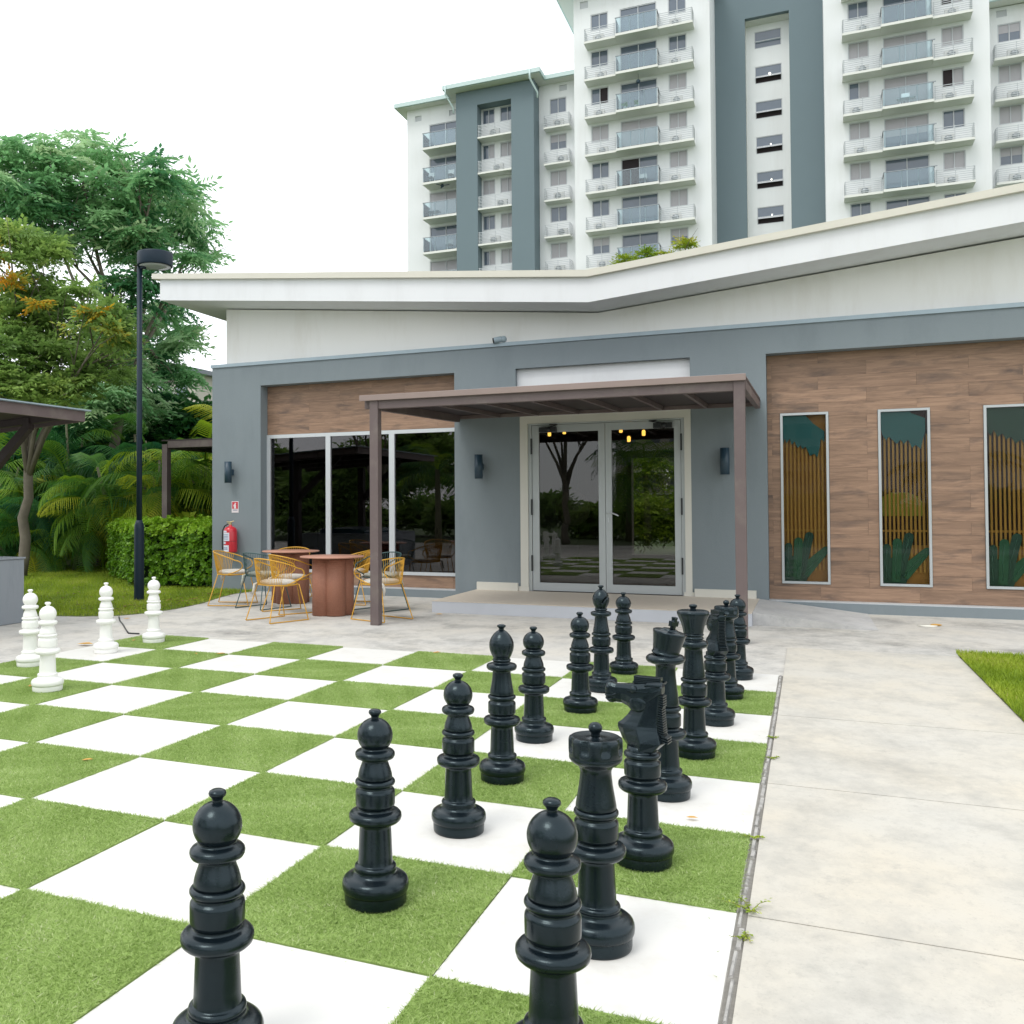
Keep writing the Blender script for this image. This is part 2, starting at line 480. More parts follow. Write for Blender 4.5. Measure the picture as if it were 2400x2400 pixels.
M['baluster'] = mat('white_baluster', (0.66, 0.68, 0.69), 0.5)
M['balglass'] = glass('balcony_glass', (0.80, 0.90, 0.92), refl=0.9, ior=1.75)
M['ac'] = mat('ac_casing', (0.6, 0.61, 0.60), 0.5)
M['doorglass'] = glass('door_glass', (0.50, 0.50, 0.48), refl=0.95, ior=1.62)
M['winglass'] = glass('tinted_glass', (0.42, 0.39, 0.42), refl=0.9, ior=1.72)
M['muralglass'] = glass('clear_glass', (0.86, 0.88, 0.86), refl=0.9, ior=1.24)
M['terracotta'] = mat('terracotta_metal', (0.31, 0.135, 0.085), 0.6, var=0.25, vscale=55, bump=.5, bscale=70)
M['terratop'] = mat('terracotta_top', (0.46, 0.235, 0.165), 0.45, var=0.05, vscale=3)
M['lid'] = mat('yellow_white_cover', (0.75, 0.74, 0.66), 0.5)
M['house'] = mat('far_house_wall', (0.50, 0.47, 0.42), 0.8, var=0.05, vscale=0.4)
M['houseroof'] = mat('far_house_roof', (0.20, 0.22, 0.25), 0.8)
M['thatch'] = mat('stem_weed', (0.18, 0.2, 0.05), 0.8)

# wood-look cladding: grain, knots, per-plank shade
def woodmat():
    m = bpy.data.materials.new('wood_cladding'); m.use_nodes = True
    nt = m.node_tree; b = nt.nodes['Principled BSDF']
    pos = nd(nt, 'ShaderNodeNewGeometry').outputs['Position']
    oi = nd(nt, 'ShaderNodeObjectInfo').outputs['Random']
    off = nd(nt, 'ShaderNodeMath', operation='MULTIPLY'); off.inputs[1].default_value = 37.0
    nt.links.new(oi, off.inputs[0])
    cmb = nd(nt, 'ShaderNodeCombineXYZ'); nt.links.new(off.outputs[0], cmb.inputs[0]); nt.links.new(off.outputs[0], cmb.inputs[2])
    add = nd(nt, 'ShaderNodeVectorMath', operation='ADD'); nt.links.new(pos, add.inputs[0]); nt.links.new(cmb.outputs[0], add.inputs[1])
    def noise(st, sc, det, ro, dist=0.0):
        mp = nd(nt, 'ShaderNodeMapping'); mp.inputs['Scale'].default_value = st
        nt.links.new(add.outputs[0], mp.inputs[0])
        n = nd(nt, 'ShaderNodeTexNoise'); n.inputs['Scale'].default_value = sc; n.inputs['Detail'].default_value = det
        n.inputs['Roughness'].default_value = ro; n.inputs['Distortion'].default_value = dist
        nt.links.new(mp.outputs[0], n.inputs['Vector']); return n.outputs[0]
    g1 = noise((1.2, 1, 14), 1.6, 8, 0.65, 0.8)
    g2 = noise((0.9, 1, 3.5), 1.7, 5, 0.6, 0.4)
    rp = nd(nt, 'ShaderNodeValToRGB')
    rp.color_ramp.elements[0].position = 0.25; rp.color_ramp.elements[0].color = (0.165, 0.100, 0.066, 1)
    rp.color_ramp.elements[1].position = 0.75; rp.color_ramp.elements[1].color = (0.365, 0.232, 0.152, 1)
    nt.links.new(g1, rp.inputs[0])
    r2 = nd(nt, 'ShaderNodeMapRange'); r2.inputs['From Min'].default_value = 0.52; r2.inputs['From Max'].default_value = 0.70
    r2.inputs['To Max'].default_value = 0.75
    nt.links.new(g2, r2.inputs[0])
    mx = nd(nt, 'ShaderNodeMix', data_type='RGBA'); nt.links.new(r2.outputs[0], mx.inputs['Factor']); nt.links.new(rp.outputs[0], mx.inputs['A'])
    mx.inputs['B'].default_value = (0.085, 0.06, 0.05, 1)
    br = nd(nt, 'ShaderNodeMapRange'); br.inputs['To Min'].default_value = 0.86; br.inputs['To Max'].default_value = 1.1; nt.links.new(oi, br.inputs[0])
    hs = nd(nt, 'ShaderNodeHueSaturation'); nt.links.new(br.outputs[0], hs.inputs['Value']); nt.links.new(mx.outputs['Result'], hs.inputs['Color'])
    nt.links.new(hs.outputs[0], b.inputs['Base Color'])
    b.inputs['Roughness'].default_value = 0.6
    return m
M['wood'] = woodmat()

# ================================================================ ground and paving
g = MB().box(-900, 900, -400, 900, -0.6, -0.03).build('ground', M['terrain'], kind='structure')
b = MB()
b.prism([(-30, -16), (12, -16), (12, 5.58), (-9.2, 5.58), (-9.3, 5.0), (-9.15, 4.3), (-8.85, 3.4), (-8.72, 2.5), (-8.78, 1.9), (-8.95, 1.5),
         (-9.4, 1.22), (-10.3, 1.03), (-16, 0.8), (-30, 0.4)][::-1], -0.028, 0.0, 'z')
b.build('patio', M['patio'], kind='structure')
b = MB()
b.prism([(-30, 0.4), (-16, 0.8), (-10.3, 1.03), (-9.4, 1.22), (-8.95, 1.5), (-8.78, 1.9), (-8.72, 2.5), (-8.85, 3.4), (-9.15, 4.3), (-9.3, 5.0), (-9.2, 5.58),
         (-10.2, 5.58), (-10.2, 25), (-60, 25), (-60, 0.4)], -0.028, 0.006, 'z')
b.build('lawn', M['soil'], kind='structure')
MB().prism([(1.67, -12), (9, -12), (9, 1.93), (1.67, 1.86)], 0.0035, 0.02, 'z').build('lawn', M['soil'], kind='structure')
# path: slabs with open joints between them
path = tag(bpy.data.objects.new('path', None), kind='structure'); COL.objects.link(path)
ys = [1.75, -1.77, -3.60, -5.42, -7.25, -9.1, -11, -13]
for y1, y0 in zip(ys[:-1], ys[1:]):
    x0 = 0.040
    bb = MB()
    bb.box(x0, 1.655, y0 + 0.0045, y1 - 0.0045, 0.002, 0.012)
    bb.build('slab', M['slab'], path)
# kerb of small stones along the board
kerb = tag(MB().box(0.001, .0395, -8.3, -.01, -.02, .0012).build('kerb', mat('joint_dirt', (0.21, 0.20, 0.18), 0.95, var=0.5, vscale=40)), kind='structure')
y = -0.02
while y > -8.2:
    L = random.uniform(0.10, 0.34)
    if random.random() < 0.9:
        w = random.uniform(0.014, 0.024)
        x0 = 0.005 + random.uniform(-0.002, 0.006)
        h = random.uniform(0.006, 0.016)
        MB().hexa([(x0, y - L + .01, 0.001), (x0 + w, y - L + .016, 0.001), (x0 + w + .004, y - .006, 0.001), (x0 + .003, y - .01, 0.001),
                   (x0 + .004, y - L + .014, h), (x0 + w - .003, y - L + .02, h), (x0 + w, y - .01, h * .8), (x0 + .006, y - .014, h)]).build('stone', M['kerb'], kerb)
    y -= L
# little broken light stones


# ================================================================ chess board
T = 0.9
board = thing('chessboard', 'giant chessboard of white tiles and green artificial turf squares set flush in the patio', 'chessboard')
def turf_mesh(seed):
    r = np.random.default_rng(seed)
    n = 25000
    x = r.uniform(-0.452, 0.452, n); y = r.uniform(-0.452, 0.452, n)
    h = r.uniform(0.007, 0.014, n); w = r.uniform(0.0018, 0.0034, n)
    a = r.uniform(0, PI, n)
    lean = r.normal(0, 0.011, (n, 2)) + np.stack([0.004 * np.sin(x * 9 + seed), 0.004 * np.cos(y * 8)], 1)
    V = np.zeros((n, 3, 3))
    V[:, 0] = np.stack([x - np.cos(a) * w, y - np.sin(a) * w, np.full(n, 0.0)], 1)
    V[:, 1] = np.stack([x + np.cos(a) * w, y + np.sin(a) * w, np.full(n, 0.0)], 1)
    V[:, 2] = np.stack([x + lean[:, 0], y + lean[:, 1], h], 1)
    big = 0.5 + 0.09 * np.sin(x * 7 + seed * 2) * np.cos(y * 6 - seed) + 0.07 * np.sin(x * 19 + y * 13 + seed) + r.normal(0, 0.20, n)
    tint = np.repeat(np.clip(big, 0, 1), 3)
    F = np.arange(n * 3).reshape(n, 3)
    return V.reshape(-1, 3), F, tint
turfs = []
for sd_ in range(4):
    o = from_arrays('turf_fibres', *turf_mesh(sd_ + 1), M['turf'])
    turfs.append(o)
tile_mesh = MB().box(-.4485, .4485, -.4485, .4485, 0.001, 0.006).build('white_tile', M['tile']).data
turf_me = MB().box(-.449, .449, -.449, .449, 0.001, 0.012).build('turf_tile', M['turfbase']).data
used = [False] * 4
for o in [o for o in bpy.data.objects if o.name.startswith('white_tile') or o.name.startswith('turf_tile')]:
    bpy.data.objects.remove(o)
k = 0
for i in range(8):
    for j in range(8):
        cx, cy = -(j + .5) * T, -(i + .5) * T
        if (i + j) % 2 == 0:
            o = bpy.data.objects.new('white_tile', tile_mesh)
            COL.objects.link(o); o.parent = board
            o.location = (cx, cy, random.uniform(0, .0015))
        else:
            o = bpy.data.objects.new('turf_tile', turf_me)
            COL.objects.link(o); o.parent = board
            o.location = (cx + random.uniform(-.004, .004), cy + random.uniform(-.004, .004), 0.0)
            o.rotation_euler = (0, 0, math.radians(random.uniform(-.25, .25)))
            q = k % 4; k += 1
            f = turfs[q] if not used[q] else turfs[q].copy()
            if used[q]: COL.objects.link(f)
            used[q] = True
            f.parent = o; f.location = (0, 0, 0.0115)
            f.rotation_euler = (0, 0, random.choice((0, PI / 2, PI, -PI / 2)))
            f['kind'] = 'stuff'

# loose turf fibres blown onto the white tiles
n = 700
k_ = rng.integers(0, 8, n); j_ = rng.integers(0, 8, n)
xx = -rng.random(n) * 7.2; yy = -(k_ * T + rng.normal(0, .035, n)) ; sw_ = rng.random(n) < .5
xx, yy = np.where(sw_, xx, yy), np.where(sw_, yy, xx)
keep = (xx < -.02) & (xx > -7.18) & (yy < -.02) & (yy > -7.18)
xx, yy = xx[keep], yy[keep]; n = len(xx); aa = rng.uniform(0, PI, n); ll_ = rng.uniform(.006, .016, n); ww = .0016
V = np.stack([np.stack([xx - np.sin(aa) * ww, yy + np.cos(aa) * ww, np.full(n, .009)], 1), np.stack([xx + np.sin(aa) * ww, yy - np.cos(aa) * ww, np.full(n, .009)], 1), np.stack([xx + np.cos(aa) * ll_, yy + np.sin(aa) * ll_, np.full(n, .011)], 1)], 1)
from_arrays('loose_turf_fibres', V.reshape(-1, 3), np.arange(n * 3).reshape(n, 3), np.repeat(rng.uniform(0, .5, n), 3), M['turf'], kind='stuff')

# ================================================================ chess pieces
BASE = [(0.001, 0), (.117, 0), (.121, .003), (.1225, .012), (.1235, .046), (.1225, .049), (.127, .050), (.1305, .058), (.132, .070), (.131, .083), (.126, .095),
        (.116, .103), (.104, .107), (.092, .110), (.085, .115), (.081, .122), (.0805, .130), (.082, .134), (.083, .140), (.081, .146), (.076, .150), (.070, .152), (.0685, .155),
        (.067, .19), (.065, .24), (.0625, .29), (.063, .306), (.066, .311)]
RING = [(.078, .314), (.093, .317), (.1015, .325), (.1045, .336), (.1035, .347), (.097, .355), (.085, .359), (.076, .360), (.0715, .362), (.068, .366), (.068, .374),
        (.073, .377), (.077, .381), (.0782, .388), (.0785, .432), (.0775, .439), (.0735, .444), (.069, .447), (.0675, .451), (.068, .457), (.072, .460), (.0765, .463), (.0795, .469), (.079, .475), (.0755, .480), (.069, .483)]
def torus(r, z, h, rin, n=8):
    return [(r - h / 2 * (1 - math.sin(PI * k / n)) if k not in (0, n) else rin, z - h / 2 * math.cos(PI * k / n)) for k in range(n + 1)]
def sphere_prof(r, zc, a0=-1.1, n=20, sq=1.0, a1=1.32):
    return [(r * math.cos(a), zc + r * sq * math.sin(a)) for a in [a0 + (a1 - a0) * k / n for k in range(n + 1)]]
def lower(mb, n=64):
    mb.lathe(BASE + RING, n)
NS = 64
def pawn_proto(m):
    r = thing('chess_pawn', '', 'chess piece')
    mb = MB(); lower(mb); mb.build('body', m, r)
    mb = MB(); mb.lathe([(.0675, .4835), (.068, .492), (.0665, .503), (.062, .520), (.056, .536), (.051, .551), (.050, .560)] + [(.066, .562), (.074, .566), (.078, .573), (.0792, .580), (.078, .587), (.073, .593), (.064, .597), (.058, .600)] + sphere_prof(.0705, .653, -.78, 22, .98, 1.34), NS)
    mb.build('head', m, r)
    MB().lathe([(.017, .717), (.0155, .722), (.0155, .728), (.019, .733), (.024, .738), (.0258, .744), (.0235, .750), (.016, .7545), (.0, .756)], 32).build('finial', m, r)
    return r
def bishop_proto(m):
    r = thing('chess_bishop', '', 'chess piece')
    mb = MB(); lower(mb); mb.build('body', m, r)
    MB().lathe([(.0675, .4835), (.068, .492), (.066, .510), (.060, .540), (.055, .575), (.0515, .610), (.051, .622)] + [(.068, .623), (.079, .627), (.085, .635), (.0865, .643), (.085, .651), (.079, .658), (.066, .662), (.053, .664), (.0475, .667), (.0475, .672), (.0515, .675), (.0525, .680), (.0505, .685), (.047, .688)], NS).build('collar', m, r)
    cp = [(.047, .688), (.050, .697), (.0555, .707), (.0615, .720), (.0665, .735), (.0695, .750), (.0705, .765), (.0690, .780), (.0640, .796), (.0560, .812), (.0450, .827), (.0330, .839), (.0220, .847), (.0150, .851)]
    prof = []
    for a, c in zip(cp[:-1], cp[1:]):
        for t in np.linspace(0, 1, 5, endpoint=False): prof.append((a[0] + (c[0] - a[0]) * t, a[1] + (c[1] - a[1]) * t))
    prof.append(cp[-1])
    def cut(a, j, rr, z):
        x = rr * math.cos(a)
        d = (x - .050) * .84 - (z - .768) * .54
        if x > .018 and .735 < z < .812:
            g_ = max(0.0, 1 - (d / .0065) ** 4)
            return rr * (1 - .40 * g_)
        return rr
    mb = MB(); mb.lathe(prof, 144, rmod=cut); mb.build('mitre', m, r)
    MB().lathe([(.0165, .849), (.0145, .855), (.015, .860), (.019, .864), (.0245, .869), (.0255, .874), (.022, .879), (.014, .8825), (0, .884)], 32).build('finial', m, r)
    return r
def rook_proto(m):
    r = thing('chess_rook', '', 'chess piece')
    mb = MB(); lower(mb); mb.build('body', m, r)
    def cren(a, j, rr, z):
        if .690 < z < .737 and rr > .085:
            ph = (a / (2 * PI) * 8) % 1.0
            w = abs(ph - .5)
            if w < .17: return rr - .0075
            if w < .22: return rr - .0075 * (.22 - w) / .05
        return rr
    MB().lathe([(.070, .4835), (.0725, .490), (.071, .502), (.066, .530), (.060, .565), (.0565, .595), (.055, .612), (.056, .622), (.059, .627), (.060, .632), (.065, .637), (.077, .643), (.087, .651), (.0935, .660), (.0945, .667), (.0925, .670), (.0945, .674),
                (.0955, .689), (.0957, .692), (.0957, .710), (.0955, .728), (.0925, .735), (.086, .7385), (.080, .738), (.060, .734), (.040, .733), (.022, .735), (.018, .738)], 128, rmod=cren).build('turret', m, r)
    MB().lathe([(.0165, .737), (.0155, .744), (.0165, .752), (.0215, .757), (.0248, .765), (.0245, .773), (.0205, .781), (.012, .787), (0, .789)], 32).build('finial', m, r)
    return r
def queen_proto(m):
    r = thing('chess_queen', '', 'chess piece')
    mb = MB(); lower(mb); mb.build('body', m, r)
    def flute(a, j, rr, z):
        if z > .765:
            k_ = min(1, (z - .765) / .09)
            return rr * (1 + .022 * k_ * (abs(math.sin(a * 6)) - .6))
        return rr
    MB().lathe([(.0675, .4835), (.0685, .492), (.068, .505), (.064, .545), (.059, .590), (.055, .630), (.054, .655), (.055, .671)] + [(.070, .672), (.081, .677), (.0868, .686), (.0878, .695), (.086, .704), (.079, .712), (.066, .716), (.058, .718), (.0565, .722), (.0605, .726), (.062, .731), (.0595, .736), (.057, .739), (.058, .745), (.062, .748), (.0635, .753), (.061, .758)], NS).build('collar', m, r)
    MB().lathe([(.059, .757), (.061, .768), (.064, .785), (.069, .805), (.0755, .826), (.0825, .846), (.090, .864), (.0965, .876), (.0985, .884), (.0975, .893), (.092, .900), (.083, .903), (.060, .9045), (.035, .906), (.024, .909), (.020, .911)], 96, rmod=flute).build('crown', m, r)
    MB().lathe([(.019, .909), (.017, .914), (.0185, .919), (.0235, .924), (.0255, .930), (.023, .936), (.015, .940), (0, .942)], 32).build('finial', m, r)
    return r
def king_proto(m):
    r = thing('chess_king', '', 'chess piece')
    mb = MB(); lower(mb); mb.build('body', m, r)
    MB().lathe([(.0675, .4835), (.0685, .492), (.068, .505), (.064, .545), (.058, .595), (.053, .645), (.0515, .685), (.054, .705), (.060, .711)] + [(.080, .713), (.094, .719), (.1015, .728), (.1035, .737), (.1005, .747), (.091, .755), (.078, .759), (.070, .760)], NS).build('collar', m, r)
    R = Matrix.Translation((0.0, 0, .757)) @ Matrix.Rotation(math.radians(11), 4, 'Y')
    MB().lathe([(.060, -.004), (.0705, .0), (.0745, .004), (.075, .009), (.072, .013), (.0700, .016), (.0735, .040), (.0790, .075), (.0850, .108), (.0880, .122), (.0875, .127), (.082, .130), (.060, .134), (.040, .137), (.0395, .141), (.037, .143), (.010, .144)], NS, M=R).build('crown', m, r)
    # cross finial: flared stem, thick arms and top block
    cr = MB()
    Rc = R @ Matrix.Translation((0.012, 0, .143)) @ Matrix.Rotation(math.radians(62), 4, 'Z')
    poly = [(-.012, 0), (.012, 0), (.014, .018), (.031, .016), (.034, .048), (.014, .046), (.013, .052), (.018, .068), (-.018, .068), (-.013, .052), (-.014, .046), (-.034, .048), (-.031, .016), (-.014, .018)]
    t0 = MB().prism(poly, -.011, .011)
    cr.add([tuple(Rc @ Vector(p)) for p in t0.v], t0.f)
    cr.build('cross', m, r, bevel=.004)
    return r
def knight_proto(m):
    r = thing('chess_knight', '', 'chess piece')
    mb = MB()
    mb.lathe(BASE + RING + [(.067, .484), (.066, .490), (.064, .510)], NS)
    mb.build('body', m, r)
    def slab(poly, t, inset, depth, ys=None):
        bm = bmesh.new()
        vs = [bm.verts.new((x, -t, z)) for x, z in poly]
        f = bm.faces.new(vs)
        ex = bmesh.ops.extrude_face_region(bm, geom=[f])
        nv = [e for e in ex['geom'] if isinstance(e, bmesh.types.BMVert)]
        for v in nv: v.co.y = t
        bmesh.ops.recalc_face_normals(bm, faces=bm.faces)
        caps = [f_ for f_ in bm.faces if abs(f_.normal.y) > .9]
        bmesh.ops.inset_region(bm, faces=caps, thickness=inset, depth=depth)
        for v in bm.verts:
            if ys: v.co.y *= ys(v.co.x, v.co.z)
        bmesh.ops.triangulate(bm, faces=bm.faces)
        bm.verts.index_update()
        out = MB().add([tuple(v.co) for v in bm.verts], [tuple(v.index for v in f_.verts) for f_ in bm.faces])
        bm.free(); return out
    NK = [(.486, -.055, .060, .060), (.497, -.062, .070, .068), (.532, -.088, .104, .070), (.560, -.101, .096, .063), (.583, -.110, .088, .055), (.598, -.108, .086, .050), (.612, -.088, .084, .047), (.640, -.062, .082, .042), (.665, -.046, .084, .039), (.72, -.046, .090, .038), (.765, -.02, .092, .034), (.778, 0, .088, .028)]
    vs, fs = [], []
    for (z, xf, xb, hw) in NK:
        xm = xf + .52 * (xb - xf)
        vs += [(xf, -.004, z), (xf + .16 * (xb - xf), -.52 * hw, z), (xm, -hw, z), (xb - .05 * (xb - xf), -.74 * hw, z), (xb, -.2 * hw, z), (xb, .2 * hw, z), (xb - .05 * (xb - xf), .74 * hw, z), (xm, hw, z), (xf + .16 * (xb - xf), .52 * hw, z), (xf, .004, z)]
    for a_ in range(len(NK) - 1):
        for b_ in range(10):
            c_ = (b_ + 1) % 10; fs.append((a_ * 10 + b_, a_ * 10 + c_, a_ * 10 + 10 + c_, a_ * 10 + 10 + b_))
    fs.append(tuple(range(10))[::-1]); fs.append(tuple((len(NK) - 1) * 10 + k_ for k_ in range(10)))
    MB().add(vs, fs).build('neck', m, r, bevel=.003)
    HS = [(.096, .772, .742, .026), (.090, .783, .732, .034), (.055, .786, .705, .040), (.018, .783, .668, .044), (-.010, .779, .650, .045), (-.036, .776, .655, .042), (-.058, .773, .676, .036), (-.085, .770, .687, .030), (-.112, .768, .688, .0265), (-.132, .772, .683, .0275), (-.146, .773, .684, .0265), (-.156, .767, .692, .022), (-.161, .757, .704, .014)]
    vs, fs = [], []
    for (x, zt, zb_, hw) in HS:
        h_ = zt - zb_
        vs += [(x, -.50 * hw, zt), (x, -.92 * hw, zt - .16 * h_), (x, -hw, zt - .45 * h_), (x, -.86 * hw, zb_ + .22 * h_), (x, -.40 * hw, zb_), (x, .40 * hw, zb_), (x, .86 * hw, zb_ + .22 * h_), (x, hw, zt - .45 * h_), (x, .92 * hw, zt - .16 * h_), (x, .50 * hw, zt)]
    for a_ in range(len(HS) - 1):
        for b_ in range(10):
            c_ = (b_ + 1) % 10; fs.append((a_ * 10 + b_, a_ * 10 + 10 + b_, a_ * 10 + 10 + c_, a_ * 10 + c_))
    fs.append(tuple(range(10))); fs.append(tuple((len(HS) - 1) * 10 + k_ for k_ in range(10))[::-1])
    MB().add(vs, fs).build('head', m, r, bevel=.002)
    for s_ in (-1, 1):
        MB().tube([(-.163, s_ * .008, .718), (-.156, s_ * .0225, .717), (-.140, s_ * .0275, .716), (-.120, s_ * .0265, .721), (-.104, s_ * .0275, .729)], [.003, .0042, .0045, .004, .002], 6).build('upper_lip', m, r)
        MB().tube([(-.161, s_ * .008, .703), (-.153, s_ * .022, .702), (-.138, s_ * .0265, .701), (-.122, s_ * .0255, .706)], [.003, .0038, .004, .002], 6).build('lower_lip', m, r)
    for s_ in (-1, 1):
        er = MB(); er.hexa([(p[0], s_ * p[1], p[2]) for p in ((.020, .020, .780), (.020, .036, .772), (.095, .042, .776), (.095, .022, .786), (.030, .020, .792), (.030, .034, .784), (.104, .040, .786), (.104, .022, .797))]); er.build('ear', m, r, bevel=.003)
    for s_ in (-1, 1):
        MB().ball((-.022, s_ * .039, .756), .0165, 14, 9).build('eye', m, r)
        MB().ball((-.146, s_ * .0225, .752), .010, 12, 8).build('nostril', m, r)
        MB().ball((-.008, s_ * .034, .696), .040, 18, 10, (1, .36, .95)).build('cheek', m, r)
        nz = MB()
        nz.hexa([(-.05, s_ * .036, .742), (.04, s_ * .036, .742), (.04, s_ * .047, .748), (-.05, s_ * .047, .748), (-.05, s_ * .036, .752), (.04, s_ * .036, .752), (.045, s_ * .046, .754), (-.05, s_ * .046, .754)])
        nz.build('brow', m, r)

    mn = MB()
    for k_ in range(4):
        z = .785 + k_ * .0075
        mn.cbox((.028 + k_ * .002, 0, z), (.125 - k_ * .006, .040, .0052))
    mn.box(-.03, .09, -.016, .016, .778, .812)
    mn.build('forelock', m, r, bevel=.0015, kind='stuff')
    mn = MB()
    for k_ in range(20):
        z = .735 - k_ * .0103
        xb = .098 if z > .69 else .090 + (.012 * (k_ / 19)) + (.016 if z < .56 else 0)
        rot = Matrix.Rotation(math.radians(14), 3, 'Y')
        mn.cbox((xb - .010, 0, z), (.030, .052 + .010 * (k_ / 19), .0062), rot)
    mn.build('mane', m, r, bevel=.0012, kind='stuff')
    return r

def place(proto, first, label, loc, rz=0.0, group=None):
    o = proto if first else copy_tree(proto)
    o.location = loc; o.rotation_euler = (0, 0, rz)
    o['label'] = label; o['group'] = group
    return o
BK, WH = 'black chess pieces on the right half of the board', 'white chess pawns on the left side of the board'
PB = pawn_proto(M['black'])
for n_, (lab, x, y, rz) in enumerate([
    ('nearest black pawn at the bottom left, cropped by the picture edge', -1.300, -6.945, .3),
    ('nearest black pawn of the back row, in front of the near rook', -.392, -6.660, 1.1),
    ('black pawn standing alone on a turf square, second of the front row', -1.321, -5.850, 2.0),
    ('black pawn on a white tile just before the near bishop', -1.300, -4.960, .7),
    ('black pawn on a white tile just beyond the near bishop', -1.436, -3.140, 2.7),
    ('black pawn on turf in front of the far bishop', -1.340, -2.190, 1.7),
    ('farthest black pawn of the front row, right of the far bishop', -1.325, -.470, .2),
    ('farthest black pawn of the back row, beside the canopy post', -.330, -.310, 2.2)]):
    place(PB, n_ == 0, lab, (x, y, .0065 if n_ != 2 else .012), rz, BK)
BB = bishop_proto(M['black'])
place(BB, True, 'near black bishop with pointed oval head, slit turned away', (-1.350, -4.110, .013), 2.2, BK)
place(BB, False, 'far black bishop with the slit showing on its right side', (-1.356, -1.330, .013), -.15, BK)
RB = rook_proto(M['black'])
place(RB, True, 'near black rook with wide notched turret on a white tile', (-.441, -5.860, .0065), .2, BK)
place(RB, False, 'far black rook, half hidden behind the far knight', (-.352, -1.270, .012), .5, BK)
KB = knight_proto(M['black'])
place(KB, True, 'near black knight, horse head in profile facing left', (-.412, -5.040, .012), -.16, BK)
place(KB, False, 'far black knight turned away, showing its ribbed mane', (-.358, -2.197, .0065), -.95, BK)
place(queen_proto(M['black']), True, 'black queen with fluted crown and small round finial', (-.400, -3.165, .012), .1, BK)
place(king_proto(M['black']), True, 'black king with tilted crown and cross on top', (-.450, -4.030, .0065), 0.0, BK)
PW = pawn_proto(M['ivory'])
for n_, (lab, x, y) in enumerate([
    ('nearest white pawn of the left four, partly covering another', -5.723, -3.125),
    ('white pawn half hidden behind the nearest white pawn', -6.819, -2.249),
    ('white pawn on a white tile between grey counter and lamp pole', -6.726, -1.278),
    ('farthest white pawn, on the corner turf square', -6.718, -.493)]):
    place(PW, n_ == 0, lab, (x, y, .0065 if n_ == 2 else .012), n_ * 1.3, WH)
OG = 'white chess pieces left of the view, seen in the door glass'
QW, KW, NW, RW = queen_proto(M['ivory']), king_proto(M['ivory']), knight_proto(M['ivory']), rook_proto(M['ivory'])
for pr, x, y, lab in ((QW, -6.75, -4.05, 'white queen, only its reflection shows in the door glass'), (KW, -6.75, -4.95, 'white king, only its reflection shows in the door glass'),
                      (NW, -6.75, -5.85, 'white knight, only its reflection shows in the door glass'), (RW, -6.75, -6.75, 'white rook, only its reflection shows in the door glass')):
    pr.location = (x, y, .012); pr['label'] = lab; pr['group'] = OG; pr.rotation_euler = (0, 0, PI)
#PART2
# ================================================================ clubhouse
club = thing('clubhouse', 'low grey and white clubhouse with butterfly roof, wood cladding and glass double doors', 'building')
YF, YR = 5.58, 5.83
def part(name, m, boxes, parent=club, **k):
    b = MB()
    for x in boxes: b.box(*x)
    return b.build(name, m, parent, **k)
part('front_wall', M['grey'], [(-10.22, -9.135, YF, YR, 0, 4.24), (-9.135, -5.26, YF, YR, 3.85, 4.24), (-9.135, -5.26, YF, YR, 0, .13), (-5.26, -4.175, YF, YR, 0, 4.24),
    (-4.175, -1.385, YF, YR, 3.85, 4.24), (-1.385, -.29, YF, YR, 0, 4.24), (-.29, 6.5, YF, YR, 3.83, 4.24), (-.29, 6.5, YF, YR, 0, .14), (6.5, 8, YF, YR, 0, 4.24),
    (-4.175, -4.105, YF, YR, 0, 3.05), (-1.385, -1.3849, YF, YR, 0, 3.05)][:10])
part('sill', M['alulight'], [(-9.135, -5.26, YF + .02, YR, .13, .142)])
part('sill', M['alulight'], [(-.29, 6.5, YF + .02, YR, .14, .152)])
part('side_wall', M['grey'], [(-10.22, -10.0, YR, 14.3, 0, 4.24), (7.8, 8, YR, 14.3, 0, 4.24)])
part('coping', M['flash'], [(-10.245, 8.02, YF - .025, YR + .06, 4.24, 4.30)])
part('sign_panel', M['fascia'], [(-4.175, -1.385, YF + .10, YR, 3.05, 3.85)])
w = MB()
w.prism([(-10.02, 4.25), (8, 4.25), (8, 5.68), (-2.83, 4.70), (-10.02, 5.395)], 5.76, 5.96)
w.build('upper_wall', M['white'], club)
def zb(x): return 4.72 + (-2.82 - x) * .0966 if x < -2.82 else 4.72 + (x + 2.82) * .0925
xa, xk, xc = -11.0, -2.82, 8.6
roof = MB()
roof.prism([(xa, zb(xa)), (xk, zb(xk)), (xc, zb(xc)), (xc, zb(xc) + .40), (xk, zb(xk) + .40), (xa, zb(xa) + .40)], 5.0, 14.8)
roof = roof.build('roof', M['fascia'], club)
cp = MB()
e = .14
cp.prism([(xa - e, zb(xa - e) + .395), (xk, zb(xk) + .385), (xc + e, zb(xc + e) + .395), (xc + e, zb(xc + e) + .495), (xk, zb(xk) + .49), (xa - e, zb(xa - e) + .495)], 4.93, 14.9)
cp.build('roof_edge', M['cream'], roof)
